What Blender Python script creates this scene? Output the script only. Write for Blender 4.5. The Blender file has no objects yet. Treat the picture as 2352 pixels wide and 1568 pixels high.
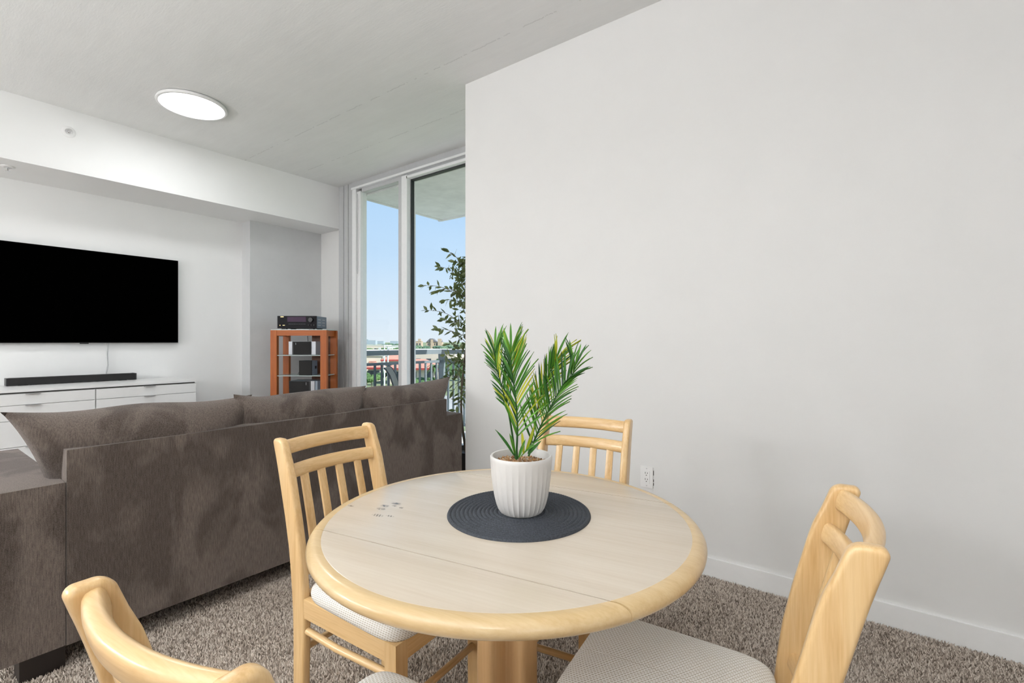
import bpy, bmesh, math, random
import numpy as np
from mathutils import Vector, Matrix, Quaternion
random.seed(7)
rng = np.random.default_rng(7)
scene = bpy.context.scene
col = scene.collection
R = math.radians
YAW = R(36.7)
FWD = Vector((-math.sin(YAW), math.cos(YAW), 0))
RGT = Vector((math.cos(YAW), math.sin(YAW), 0))

# ------------------------------------------------------------------ camera
cam = bpy.data.cameras.new('camera')
cam.sensor_width = 36.0
cam.lens = 36.0 * 1105.0 / 2352.0
cam.clip_start = 0.02
cam.clip_end = 6000
cam_o = bpy.data.objects.new('camera', cam)
cam_o.location = (0, 0, 1.2)
cam_o.rotation_euler = (R(90), 0, YAW)
col.objects.link(cam_o)
scene.camera = cam_o
vs = scene.view_settings
vs.view_transform = 'Standard'
vs.look = 'None'
vs.gamma = 1.0
vs.use_curve_mapping = False
vs.exposure = 0.0
LAMP_W = 11.0        # flush ceiling lamp, watts of light
FILL_GLOBE_W = 110.0       # scale of the added fill globes, unseen behind the camera
FILL_UP_W = 106.0          # added fill torchiere, unseen behind the camera
LC = (0.965, 0.985, 1.0)

# ------------------------------------------------------------------ sky and sun
w = bpy.data.worlds.new('sky')
scene.world = w
w.use_nodes = True
wn = w.node_tree
wn.nodes.clear()
o_ = wn.nodes.new('ShaderNodeOutputWorld')
b_ = wn.nodes.new('ShaderNodeBackground')
tc = wn.nodes.new('ShaderNodeTexCoord')
sx = wn.nodes.new('ShaderNodeSeparateXYZ')
rp = wn.nodes.new('ShaderNodeValToRGB')
rp.color_ramp.elements[0].position = 0.0
rp.color_ramp.elements[0].color = (0.80, 0.88, 0.97, 1)
rp.color_ramp.elements[1].position = 1.0
rp.color_ramp.elements[1].color = (0.22, 0.44, 0.86, 1)
for p, c in ((0.07, (0.70, 0.83, 0.98)), (0.17, (0.56, 0.755, 0.99)), (0.32, (0.45, 0.68, 0.98))):
    e = rp.color_ramp.elements.new(p)
    e.color = (*c, 1)
wn.links.new(tc.outputs['Generated'], sx.inputs[0])
wn.links.new(sx.outputs['Z'], rp.inputs[0])
wn.links.new(rp.outputs[0], b_.inputs[0])
b_.inputs[1].default_value = 1.05
wn.links.new(b_.outputs[0], o_.inputs[0])
sun = bpy.data.lights.new('sun', 'SUN')
sun.energy = 8.0
sun.angle = R(0.6)
sun.color = (1, 0.95, 0.88)
sun_o = bpy.data.objects.new('sun', sun)
sun_o.rotation_euler = Vector((-0.74, -0.12, -0.66)).to_track_quat('-Z', 'Y').to_euler()
col.objects.link(sun_o)

# ------------------------------------------------------------------ materials
MATS = {}


def principled(name):
    m = bpy.data.materials.new(name)
    m.use_nodes = True
    return m, m.node_tree, m.node_tree.nodes['Principled BSDF']


def coords(nt, scale=(1, 1, 1), rot=(0, 0, 0), which='Object'):
    t = nt.nodes.new('ShaderNodeTexCoord')
    mp = nt.nodes.new('ShaderNodeMapping')
    mp.inputs['Scale'].default_value = scale
    mp.inputs['Rotation'].default_value = rot
    nt.links.new(t.outputs[which], mp.inputs[0])
    return mp.outputs[0]


def noise(nt, vec, scale, detail=4, rough=0.6, dist=0.0):
    n = nt.nodes.new('ShaderNodeTexNoise')
    n.inputs['Scale'].default_value = scale
    n.inputs['Detail'].default_value = detail
    n.inputs['Roughness'].default_value = rough
    n.inputs['Distortion'].default_value = dist
    if vec is not None:
        nt.links.new(vec, n.inputs['Vector'])
    return n.outputs['Fac']


def ramp(nt, fac, stops):
    r = nt.nodes.new('ShaderNodeValToRGB')
    el = r.color_ramp.elements
    el[0].position, el[0].color = stops[0][0], (*stops[0][1], 1)
    el[1].position, el[1].color = stops[-1][0], (*stops[-1][1], 1)
    for p, c in stops[1:-1]:
        e = el.new(p)
        e.color = (*c, 1)
    nt.links.new(fac, r.inputs[0])
    return r.outputs[0]


def math_(nt, op, a, b=None, c=None, clamp=False):
    n = nt.nodes.new('ShaderNodeMath')
    n.operation = op
    n.use_clamp = clamp
    for i, v in enumerate((a, b, c)):
        if v is None:
            continue
        if isinstance(v, (int, float)):
            n.inputs[i].default_value = v
        else:
            nt.links.new(v, n.inputs[i])
    return n.outputs[0]


def mixc(nt, fac, a, b, mode='MIX'):
    n = nt.nodes.new('ShaderNodeMix')
    n.data_type = 'RGBA'
    n.blend_type = mode
    for i, v in ((0, fac), (6, a), (7, b)):
        if isinstance(v, (int, float)):
            n.inputs[i].default_value = v
        elif isinstance(v, tuple):
            n.inputs[i].default_value = (*v, 1)
        else:
            nt.links.new(v, n.inputs[i])
    return n.outputs[2]


def bump(nt, bs, height, strength=0.2, dist=0.005):
    b = nt.nodes.new('ShaderNodeBump')
    b.inputs['Strength'].default_value = strength
    b.inputs['Distance'].default_value = dist
    nt.links.new(height, b.inputs['Height'])
    nt.links.new(b.outputs[0], bs.inputs['Normal'])


def simple(name, c, rough=0.5, metal=0.0, var=0.06, scale=30.0, bstr=0.0, spec=0.5, coat=0.0):
    """one colour with fine procedural variation"""
    m, nt, bs = principled(name)
    v = coords(nt)
    n = noise(nt, v, scale)
    lo = tuple(max(0, x * (1 - var)) for x in c)
    hi = tuple(min(1, x * (1 + var)) for x in c)
    nt.links.new(ramp(nt, n, [(0.3, lo), (0.7, hi)]), bs.inputs['Base Color'])
    bs.inputs['Roughness'].default_value = rough
    bs.inputs['Metallic'].default_value = metal
    bs.inputs['Specular IOR Level'].default_value = spec
    bs.inputs['Coat Weight'].default_value = coat
    if bstr:
        bump(nt, bs, n, bstr, 0.003)
    MATS[name] = m
    return m


def wood(name, lo, mid, hi, axis, rough=0.32, k=1.0, coat=0.25):
    m, nt, bs = principled(name)
    s = [34.0 * k, 34.0 * k, 34.0 * k]
    s['xyz'.index(axis)] = 2.2 * k
    v = coords(nt, tuple(s))
    n1 = noise(nt, v, 1.0, 5, 0.65, 0.6)
    s2 = [220.0, 220.0, 220.0]
    s2['xyz'.index(axis)] = 9.0
    n2 = noise(nt, coords(nt, tuple(s2)), 1.0, 3, 0.6)
    n3 = noise(nt, coords(nt), 5.0, 2)
    c = ramp(nt, n1, [(0.3, lo), (0.5, mid), (0.72, hi)])
    c = mixc(nt, 0.28, c, ramp(nt, n2, [(0.35, lo), (0.6, hi)]))
    c = mixc(nt, math_(nt, 'MULTIPLY', n3, 0.35), c, mid)
    nt.links.new(c, bs.inputs['Base Color'])
    bs.inputs['Roughness'].default_value = rough
    bs.inputs['Coat Weight'].default_value = coat
    bs.inputs['Coat Roughness'].default_value = 0.15
    MATS[name] = m
    return m


def emit(name, c, s):
    m, nt, bs = principled(name)
    bs.inputs['Base Color'].default_value = (*c, 1)
    bs.inputs['Emission Color'].default_value = (*c, 1)
    bs.inputs['Emission Strength'].default_value = s
    MATS[name] = m
    return m


simple('wall_paint', (0.80, 0.795, 0.785), 0.55, var=0.012, scale=3, spec=0.3)
simple('wall_white', (0.915, 0.915, 0.91), 0.55, var=0.01, scale=3, spec=0.3)
simple('wall_grey', (0.66, 0.665, 0.67), 0.6, var=0.03, scale=4, spec=0.3)
simple('trim_white', (0.90, 0.90, 0.895), 0.35, var=0.01)
simple('frame_white', (0.88, 0.885, 0.89), 0.35, var=0.02)
simple('frame_grey', (0.55, 0.555, 0.565), 0.4, var=0.03)
simple('gasket_black', (0.03, 0.033, 0.036), 0.5)
simple('white_plastic', (0.88, 0.875, 0.87), 0.3, var=0.01)
simple('black_plastic', (0.012, 0.012, 0.013), 0.4, var=0.1)
simple('black_cloth', (0.018, 0.017, 0.017), 0.85, var=0.3, scale=400, bstr=0.2)
simple('silver', (0.42, 0.43, 0.46), 0.35, 0.3)
simple('receiver_case', (0.20, 0.24, 0.29), 0.45, 0.2)
simple('receiver_face', (0.010, 0.009, 0.012), 0.5, spec=0.15)
simple('purple_display', (0.035, 0.006, 0.038), 0.35, spec=0.2)
simple('gold', (0.75, 0.55, 0.25), 0.35, 0.8)
simple('chrome', (0.75, 0.75, 0.76), 0.2, 1.0)
simple('aluminium', (0.62, 0.62, 0.63), 0.35, 0.8)
simple('lacquer_white', (0.82, 0.815, 0.81), 0.35, var=0.01)
simple('gap_dark', (0.06, 0.055, 0.05), 0.8)
simple('pot_white', (0.68, 0.665, 0.65), 0.38, var=0.02, scale=12)
simple('rail_metal', (0.17, 0.205, 0.23), 0.45, var=0.05)
simple('concrete_out', (0.74, 0.74, 0.725), 0.8, var=0.08, scale=6, bstr=0.1)
simple('sling_fabric', (0.50, 0.48, 0.43), 0.8, var=0.1, scale=200)
simple('dark_metal', (0.05, 0.055, 0.065), 0.5)
simple('foot_dark', (0.018, 0.013, 0.011), 0.4)
simple('stem_brown', (0.10, 0.075, 0.05), 0.7)
simple('planter_dark', (0.05, 0.045, 0.04), 0.5)
simple('building_cream', (0.66, 0.59, 0.50), 0.8, var=0.04, scale=.5)
simple('building_white', (0.74, 0.73, 0.71), 0.8, var=0.03, scale=.5)
simple('building_tan', (0.48, 0.38, 0.29), 0.8, var=0.06, scale=.3)
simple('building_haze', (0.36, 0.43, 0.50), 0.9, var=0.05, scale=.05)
simple('terracotta', (0.50, 0.24, 0.18), 0.8, var=0.15, scale=2.0, bstr=0.3)
simple('red_trim', (0.36, 0.05, 0.045), 0.6)
simple('slate', (0.16, 0.16, 0.18), 0.8)
simple('window_dark', (0.06, 0.08, 0.10), 0.2)
simple('asphalt', (0.36, 0.36, 0.35), 0.9, var=0.1, scale=.4)
simple('lamp_post', (0.62, 0.64, 0.65), 0.5)
wood('wood_x', (0.57, 0.335, 0.13), (0.745, 0.495, 0.235), (0.81, 0.59, 0.325), 'x')
wood('wood_y', (0.57, 0.335, 0.13), (0.745, 0.495, 0.235), (0.81, 0.59, 0.325), 'y')
wood('wood_z', (0.57, 0.335, 0.13), (0.745, 0.495, 0.235), (0.81, 0.59, 0.325), 'z')
wood('rim_wood', (0.57, 0.385, 0.18), (0.66, 0.475, 0.25), (0.72, 0.55, 0.32), 'x', 0.28)
wood('pedestal_wood', (0.58, 0.34, 0.15), (0.67, 0.42, 0.20), (0.74, 0.50, 0.26), 'z')
wood('cherry', (0.33, 0.072, 0.008), (0.43, 0.105, 0.013), (0.50, 0.14, 0.02), 'z', 0.5, coat=0.0)
wood('cherry_x', (0.33, 0.072, 0.008), (0.43, 0.105, 0.013), (0.50, 0.14, 0.02), 'x', 0.5, coat=0.0)
simple('cherry_panel', (0.17, 0.055, 0.02), 0.5, var=0.2, scale=20)

# ceiling: painted raw concrete with pits, streaks and two formwork seams
m, nt, bs = principled('ceiling_paint')
v = coords(nt)
big = noise(nt, v, 1.3, 4)
streak = noise(nt, coords(nt, (1.2, 9, 1)), 1.5, 6, 0.7)
pits = noise(nt, coords(nt, (5, 16, 1)), 6, 6, 0.75)
c = ramp(nt, math_(nt, 'MULTIPLY_ADD', streak, 0.5, math_(nt, 'MULTIPLY', big, 0.5)),
         [(0.35, (0.81, 0.815, 0.805)), (0.65, (0.87, 0.875, 0.865))])
c = mixc(nt, ramp(nt, pits, [(0.26, (1, 1, 1)), (0.33, (0, 0, 0))]), c, (0.6, 0.6, 0.6))
sep = nt.nodes.new('ShaderNodeSeparateXYZ')
nt.links.new(v, sep.inputs[0])
wob = math_(nt, 'MULTIPLY', math_(nt, 'SUBTRACT', noise(nt, coords(nt, (30, 1, 1)), 1.0, 4), 0.5), 0.03)
seam = None
for yy in (2.31, 2.85):
    d = math_(nt, 'ABSOLUTE', math_(nt, 'SUBTRACT', math_(nt, 'ADD', sep.outputs['Y'], wob), yy))
    s_ = math_(nt, 'LESS_THAN', d, 0.0045)
    seam = s_ if seam is None else math_(nt, 'MAXIMUM', seam, s_)
gate = math_(nt, 'GREATER_THAN', noise(nt, coords(nt, (9, 2, 1)), 1.0, 4), 0.47)
seam = math_(nt, 'MULTIPLY', seam, gate)
c = mixc(nt, math_(nt, 'MULTIPLY', seam, 0.28), c, (0.42, 0.42, 0.42))
nt.links.new(c, bs.inputs['Base Color'])
bs.inputs['Roughness'].default_value = 0.55
bs.inputs['Specular IOR Level'].default_value = 0.35
bump(nt, bs, math_(nt, 'MULTIPLY_ADD', streak, 0.6, math_(nt, 'MULTIPLY', pits, 0.4)), 0.25, 0.01)
MATS['ceiling_paint'] = m

# carpet base
m, nt, bs = principled('carpet')
n = noise(nt, coords(nt), 260, 3, 0.7)
nt.links.new(ramp(nt, n, [(0.35, (0.16, 0.128, 0.105)), (0.5, (0.42, 0.35, 0.295)), (0.65, (0.62, 0.54, 0.47))]), bs.inputs['Base Color'])
bs.inputs['Roughness'].default_value = 0.95
bs.inputs['Specular IOR Level'].default_value = 0.1
bump(nt, bs, n, 0.8, 0.01)
MATS['carpet'] = m
# carpet tufts, coloured tuft by tuft
m, nt, bs = principled('carpet_yarn')
a = nt.nodes.new('ShaderNodeAttribute')
a.attribute_name = 'tuft'
nt.links.new(ramp(nt, a.outputs['Fac'], [(0.0, (0.17, 0.132, 0.105)), (0.25, (0.40, 0.33, 0.275)), (0.55, (0.62, 0.53, 0.455)),
                                         (0.85, (0.75, 0.66, 0.58)), (1.0, (0.82, 0.75, 0.67))]), bs.inputs['Base Color'])
bs.inputs['Roughness'].default_value = 0.95
bs.inputs['Specular IOR Level'].default_value = 0.1
MATS['carpet_yarn'] = m

# sofa: brown chenille whose nap lies in brushed patches
m, nt, bs = principled('chenille')
v = coords(nt)
thread = noise(nt, coords(nt, (260, 260, 26)), 1.0, 4, 0.7)
speck = noise(nt, v, 420, 2, 0.6)
nap = noise(nt, coords(nt, (3.0, 3.0, 1.5)), 1.7, 3, 0.5, 0.5)
lo = ramp(nt, thread, [(0.3, (0.042, 0.033, 0.028)), (0.7, (0.145, 0.115, 0.099))])
hi = ramp(nt, thread, [(0.3, (0.095, 0.077, 0.067)), (0.7, (0.27, 0.222, 0.192))])
c = mixc(nt, ramp(nt, nap, [(0.45, (0, 0, 0)), (0.55, (1, 1, 1))]), lo, hi)
c = mixc(nt, math_(nt, 'MULTIPLY', speck, 0.5), c, ramp(nt, speck, [(0.35, (0.03, 0.023, 0.019)), (0.7, (0.29, 0.235, 0.205))]))
nt.links.new(c, bs.inputs['Base Color'])
bs.inputs['Roughness'].default_value = 0.9
bs.inputs['Specular IOR Level'].default_value = 0.15
bs.inputs['Sheen Weight'].default_value = 0.22
bs.inputs['Sheen Roughness'].default_value = 0.45
bs.inputs['Sheen Tint'].default_value = (0.75, 0.72, 0.72, 1)
bump(nt, bs, math_(nt, 'ADD', thread, speck), 0.5, 0.004)
MATS['chenille'] = m

# seat fabric: cream weave with taupe dashes, wrapped round the pad's sides
m, nt, bs = principled('seat_weave')
t = nt.nodes.new('ShaderNodeTexCoord')
sp = nt.nodes.new('ShaderNodeSeparateXYZ')
nt.links.new(t.outputs['Object'], sp.inputs[0])
zz = math_(nt, 'SUBTRACT', sp.outputs['Z'], 0.47)
u = math_(nt, 'SUBTRACT', sp.outputs['X'], math_(nt, 'MULTIPLY', math_(nt, 'SIGN', sp.outputs['X']), zz))
vv_ = math_(nt, 'SUBTRACT', sp.outputs['Y'], 0.22)
vv_ = math_(nt, 'SUBTRACT', vv_, math_(nt, 'MULTIPLY', math_(nt, 'SIGN', vv_), zz))
cb = nt.nodes.new('ShaderNodeCombineXYZ')
nt.links.new(u, cb.inputs[1])
nt.links.new(vv_, cb.inputs[0])
bk = nt.nodes.new('ShaderNodeTexBrick')
bk.offset = 0.5
bk.inputs['Scale'].default_value = 1.0
bk.inputs['Brick Width'].default_value = 0.0088
bk.inputs['Row Height'].default_value = 0.0062
bk.inputs['Mortar Size'].default_value = 0.0019
bk.inputs['Mortar Smooth'].default_value = 0.3
bk.inputs['Color1'].default_value = (0.56, 0.51, 0.43, 1)
bk.inputs['Color2'].default_value = (0.64, 0.59, 0.50, 1)
bk.inputs['Mortar'].default_value = (0.90, 0.885, 0.85, 1)
nt.links.new(cb.outputs[0], bk.inputs['Vector'])
nt.links.new(bk.outputs['Color'], bs.inputs['Base Color'])
bs.inputs['Roughness'].default_value = 0.8
bs.inputs['Sheen Weight'].default_value = 0.15
bump(nt, bs, bk.outputs['Fac'], 0.5, 0.002)
MATS['seat_weave'] = m

# table top: pale washed veneer with a few worn dark marks and white scuffs
m, nt, bs = principled('table_veneer')
v = coords(nt, (1.6, 17, 1))
g1 = noise(nt, v, 1.0, 3, 0.5)
g2 = noise(nt, coords(nt, (7, 150, 1)), 1.0, 3, 0.6)
cloud = noise(nt, coords(nt, (3, 5, 1)), 1.4, 2)
c = ramp(nt, g1, [(0.25, (0.555, 0.46, 0.355)), (0.5, (0.61, 0.52, 0.415)), (0.75, (0.66, 0.58, 0.48))])
c = mixc(nt, 0.22, c, ramp(nt, g2, [(0.3, (0.52, 0.42, 0.31)), (0.65, (0.67, 0.60, 0.50))]))
c = mixc(nt, math_(nt, 'MULTIPLY', cloud, 0.30), c, (0.66, 0.59, 0.50))
t = nt.nodes.new('ShaderNodeTexCoord')
sp = nt.nodes.new('ShaderNodeSeparateXYZ')
nt.links.new(t.outputs['Object'], sp.inputs[0])
mask = None
grit = noise(nt, coords(nt, (1, 1, 1)), 130, 4, 0.7)
lines = math_(nt, 'SINE', math_(nt, 'MULTIPLY', math_(nt, 'ADD', math_(nt, 'MULTIPLY', sp.outputs['X'], 0.9), math_(nt, 'MULTIPLY', sp.outputs['Y'], 0.45)), 820))
lines = math_(nt, 'MULTIPLY_ADD', lines, 0.35, 0.35)
ct, st = math.cos(R(9.9)), math.sin(R(9.9))
for (wx, wy, ra, rb, ln) in ((-1.067, 0.889, 0.020, 0.010, 0), (-1.078, 0.858, 0.016, 0.010, 0), (-1.068, 0.837, 0.016, 0.009, 0),
                             (-1.035, 0.800, 0.020, 0.010, 1), (-1.005, 0.816, 0.014, 0.006, 1), (-1.056, 0.874, 0.010, 0.006, 0),
                             (-1.155, 0.802, 0.012, 0.006, 0), (-1.03, 0.875, 0.008, 0.006, 0)):
    lx, ly = wx + 0.763, wy - 1.003
    lx, ly = lx * ct + ly * st, -lx * st + ly * ct
    dx = math_(nt, 'DIVIDE', math_(nt, 'SUBTRACT', sp.outputs['X'], lx), ra)
    dy = math_(nt, 'DIVIDE', math_(nt, 'SUBTRACT', sp.outputs['Y'], ly), rb)
    d2 = math_(nt, 'ADD', math_(nt, 'MULTIPLY', dx, dx), math_(nt, 'MULTIPLY', dy, dy))
    e = math_(nt, 'SUBTRACT', 1.0, d2, clamp=True)
    e = math_(nt, 'MULTIPLY', e, lines if ln else math_(nt, 'MULTIPLY_ADD', grit, 4.0, -1.5, clamp=True))
    mask = e if mask is None else math_(nt, 'MAXIMUM', mask, e)
c = mixc(nt, math_(nt, 'MULTIPLY', mask, 1.3, clamp=True), c, (0.06, 0.055, 0.05))
nt.links.new(c, bs.inputs['Base Color'])
bs.inputs['Roughness'].default_value = 0.24
bs.inputs['Specular IOR Level'].default_value = 0.65
MATS['table_veneer'] = m

# braided cord of the placemat
m, nt, bs = principled('braid')
n = noise(nt, coords(nt), 300, 3)
nt.links.new(ramp(nt, n, [(0.3, (0.020, 0.024, 0.031)), (0.7, (0.062, 0.071, 0.088))]), bs.inputs['Base Color'])
bs.inputs['Roughness'].default_value = 0.75
bump(nt, bs, n, 0.4, 0.002)
MATS['braid'] = m

# gravel
m, nt, bs = principled('gravel')
a = nt.nodes.new('ShaderNodeAttribute')
a.attribute_name = 'tuft'
nt.links.new(ramp(nt, a.outputs['Fac'], [(0.0, (0.20, 0.085, 0.03)), (0.4, (0.42, 0.21, 0.085)), (0.8, (0.58, 0.36, 0.18)), (1.0, (0.66, 0.52, 0.36))]), bs.inputs['Base Color'])
bs.inputs['Roughness'].default_value = 0.6
MATS['gravel'] = m


def leafmat(name, lo, hi, rough=0.4, trans=0.25):
    m, nt, bs = principled(name)
    oi = nt.nodes.new('ShaderNodeObjectInfo')
    n = noise(nt, coords(nt), 4, 2)
    f = math_(nt, 'MULTIPLY_ADD', n, 0.6, math_(nt, 'MULTIPLY', oi.outputs['Random'], 0.5))
    c = ramp(nt, f, [(0.2, lo), (0.85, hi)])
    nt.links.new(c, bs.inputs['Base Color'])
    bs.inputs['Roughness'].default_value = rough
    tr = nt.nodes.new('ShaderNodeBsdfTranslucent')
    nt.links.new(c, tr.inputs[0])
    mx = nt.nodes.new('ShaderNodeMixShader')
    mx.inputs[0].default_value = trans
    out = nt.nodes['Material Output']
    nt.links.new(bs.outputs[0], mx.inputs[1])
    nt.links.new(tr.outputs[0], mx.inputs[2])
    nt.links.new(mx.outputs[0], out.inputs[0])
    MATS[name] = m


leafmat('palm_green', (0.035, 0.17, 0.015), (0.16, 0.42, 0.04))
leafmat('palm_dark', (0.015, 0.075, 0.020), (0.055, 0.20, 0.035))
leafmat('palm_yellow', (0.36, 0.46, 0.02), (0.68, 0.66, 0.06))
leafmat('ficus_leaf', (0.05, 0.085, 0.025), (0.17, 0.215, 0.07))
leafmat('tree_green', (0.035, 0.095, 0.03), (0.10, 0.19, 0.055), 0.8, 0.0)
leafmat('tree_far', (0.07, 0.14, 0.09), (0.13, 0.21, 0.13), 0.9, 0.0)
leafmat('grass_ground', (0.12, 0.17, 0.07), (0.22, 0.26, 0.14), 0.9, 0.0)

# clear glass
m = bpy.data.materials.new('glass')
m.use_nodes = True
nt = m.node_tree
nt.nodes.clear()
out = nt.nodes.new('ShaderNodeOutputMaterial')
tp = nt.nodes.new('ShaderNodeBsdfTransparent')
tp.inputs[0].default_value = (0.97, 0.985, 0.98, 1)
gl = nt.nodes.new('ShaderNodeBsdfGlossy')
gl.inputs['Roughness'].default_value = 0.02
lw = nt.nodes.new('ShaderNodeLayerWeight')
lw.inputs[0].default_value = 0.5
mx = nt.nodes.new('ShaderNodeMixShader')
nt.links.new(math_(nt, 'MULTIPLY_ADD', math_(nt, 'POWER', lw.outputs['Facing'], 5.0), 0.5, 0.02), mx.inputs[0])
nt.links.new(tp.outputs[0], mx.inputs[1])
nt.links.new(gl.outputs[0], mx.inputs[2])
nt.links.new(mx.outputs[0], out.inputs[0])
MATS['glass'] = m
m, nt, bs = principled('shelf_glass')
bs.inputs['Base Color'].default_value = (0.55, 0.66, 0.64, 1)
bs.inputs['Roughness'].default_value = 0.15
bs.inputs['Alpha'].default_value = 0.8
MATS['shelf_glass'] = m
emit('lamp_diffuser', LC, 6.0)
emit('fill_globe_glow', LC, 6.0)
emit('fill_up_glow', LC, 6.0)
m, nt, bs = principled('screen_black')
bs.inputs['Base Color'].default_value = (0.0004, 0.0004, 0.0004, 1)
bs.inputs['Roughness'].default_value = 0.6
bs.inputs['Specular IOR Level'].default_value = 0.0
MATS['screen_black'] = m

# ------------------------------------------------------------------ helpers


def link(name, me, parent=None):
    o = bpy.data.objects.new(name, me)
    col.objects.link(o)
    if parent is not None:
        o.parent = parent
    return o


def finish(name, bm, mat, parent=None, loc=None, smooth=38, recalc=True):
    if recalc:
        bmesh.ops.recalc_face_normals(bm, faces=bm.faces[:])
    me = bpy.data.meshes.new(name)
    bm.to_mesh(me)
    bm.free()
    mats = mat if isinstance(mat, (list, tuple)) else [mat]
    for k in mats:
        me.materials.append(MATS[k])
    if smooth:
        me.polygons.foreach_set('use_smooth', [True] * len(me.polygons))
        me.set_sharp_from_angle(angle=R(smooth))
    o = link(name, me, parent)
    if loc is not None:
        o.location = loc
    return o


def tag(o, label, cat, group=None, kind=None):
    o['label'] = label
    o['category'] = cat
    if group:
        o['group'] = group
    if kind:
        o['kind'] = kind
    return o


def struct(o, label=None):
    o['kind'] = 'structure'
    if label:
        o['label'] = label
    return o


def thing(name, label, cat, loc=(0, 0, 0), rz=0.0, group=None):
    o = link(name, None)
    o.empty_display_size = 0.05
    o.location = loc
    o.rotation_euler = (0, 0, rz)
    return tag(o, label, cat, group)


def copy_tree(o, parent=None):
    c = o.copy()
    col.objects.link(c)
    c.parent = parent
    for ch in list(o.children):
        copy_tree(ch, c)
    return c


def NB():
    return bmesh.new()


def box(bm, x0, x1, y0, y1, z0, z1, M=None):
    vs_ = [bm.verts.new((x, y, z)) for x in (x0, x1) for y in (y0, y1) for z in (z0, z1)]
    for f in ((0, 1, 3, 2), (4, 6, 7, 5), (0, 4, 5, 1), (2, 3, 7, 6), (0, 2, 6, 4), (1, 5, 7, 3)):
        bm.faces.new([vs_[i] for i in f])
    if M is not None:
        bmesh.ops.transform(bm, matrix=M, verts=vs_)
    return vs_


def bevel(bm, w_, seg=2, ang=30):
    ed = [e for e in bm.edges if len(e.link_faces) == 2 and e.calc_face_angle(0) > R(ang)]
    bmesh.ops.bevel(bm, geom=ed, offset=w_, segments=seg, affect='EDGES', profile=0.5, clamp_overlap=True)


def bbox(name, x0, x1, y0, y1, z0, z1, mat, parent=None, bv=0.0, seg=2, loc=None):
    bm = NB()
    box(bm, x0, x1, y0, y1, z0, z1)
    if bv:
        bevel(bm, bv, seg)
    return finish(name, bm, mat, parent, loc)


def lathe(bm, prof, n=48, c=(0, 0)):
    rings = []
    for r_, z in prof:
        if r_ < 1e-6:
            rings.append([bm.verts.new((c[0], c[1], z))])
        else:
            rings.append([bm.verts.new((c[0] + r_ * math.cos(2 * math.pi * i / n), c[1] + r_ * math.sin(2 * math.pi * i / n), z)) for i in range(n)])
    for a_, b2 in zip(rings[:-1], rings[1:]):
        for i in range(n):
            j = (i + 1) % n
            if len(a_) == 1 and len(b2) == 1:
                continue
            if len(a_) == 1:
                bm.faces.new((a_[0], b2[j], b2[i]))
            elif len(b2) == 1:
                bm.faces.new((a_[i], a_[j], b2[0]))
            else:
                bm.faces.new((a_[i], a_[j], b2[j], b2[i]))
    return rings


def sweep(bm, pts, prof, up=Vector((0, 0, 1)), cap=True, scales=None):
    """prof: list of (side, up) offsets; swept along pts"""
    pts = [Vector(p) for p in pts]
    rings = []
    for i, p in enumerate(pts):
        t = (pts[min(i + 1, len(pts) - 1)] - pts[max(i - 1, 0)]).normalized()
        s = t.cross(up)
        if s.length < 1e-5:
            s = t.cross(Vector((0, 1, 0)))
        s.normalize()
        u_ = s.cross(t).normalized()
        k = scales[i] if scales else 1.0
        rings.append([bm.verts.new(p + s * a_ * k + u_ * b2 * k) for a_, b2 in prof])
    n = len(prof)
    for a_, b2 in zip(rings[:-1], rings[1:]):
        for i in range(n):
            j = (i + 1) % n
            bm.faces.new((a_[i], a_[j], b2[j], b2[i]))
    if cap:
        bm.faces.new(rings[0][::-1])
        bm.faces.new(rings[-1])
    return rings


def circ(r_, n=8):
    return [(r_ * math.cos(2 * math.pi * i / n), r_ * math.sin(2 * math.pi * i / n)) for i in range(n)]


def sup(a_, b2, n=16, p=3.0):
    """superellipse outline"""
    o = []
    for i in range(n):
        t = 2 * math.pi * i / n
        c_, s_ = math.cos(t), math.sin(t)
        o.append((a_ * math.copysign(abs(c_) ** (2 / p), c_), b2 * math.copysign(abs(s_) ** (2 / p), s_)))
    return o


def tube(name, pts, r_, mat, parent=None, n=8, scales=None):
    bm = NB()
    sweep(bm, pts, circ(r_, n), scales=scales)
    return finish(name, bm, mat, parent, smooth=60)


def prism_x(bm, poly, x0, x1):
    """poly of (y,z) extruded in x"""
    a_ = [bm.verts.new((x0, y, z)) for y, z in poly]
    b2 = [bm.verts.new((x1, y, z)) for y, z in poly]
    n = len(poly)
    for i in range(n):
        j = (i + 1) % n
        bm.faces.new((a_[i], a_[j], b2[j], b2[i]))
    bm.faces.new(a_[::-1])
    bm.faces.new(b2)


# ------------------------------------------------------------------ room shell
H = 3.05
XL, XR, YB, YW, YG = -5.75, 2.7, -3.6, 2.578, 3.43   # TV wall, far right, behind camera, dining wall, glass
XS = -5.13        # soffit face
XE = -2.34        # end of the dining wall
struct(bbox('floor', XL - .15, XR + .15, YB - .15, YG + .1, -0.2, 0.0, 'carpet'), 'beige and brown speckled carpeted floor')
struct(bbox('ceiling', XL - .15, XR + .15, YB - .15, YG + .14, H, H + .25, 'ceiling_paint'), 'grey painted raw concrete ceiling')
struct(bbox('wall_left', XL - .15, XL, YB - .15, YG + .14, 0, H, 'wall_white'), 'white wall behind the television')
bm = NB()
prism = [(XE, YW), (XR + .15, YW), (XR + .15, YW + .14), (XE + .14, YW + .14), (XE + .14, YG + .06), (XE, YG + .06)]
lo_ = [bm.verts.new((x, y, 0)) for x, y in prism]
hi_ = [bm.verts.new((x, y, H)) for x, y in prism]
for i in range(6):
    j = (i + 1) % 6
    bm.faces.new((lo_[i], lo_[j], hi_[j], hi_[i]))
bm.faces.new(lo_[::-1])
bm.faces.new(hi_)
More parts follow.
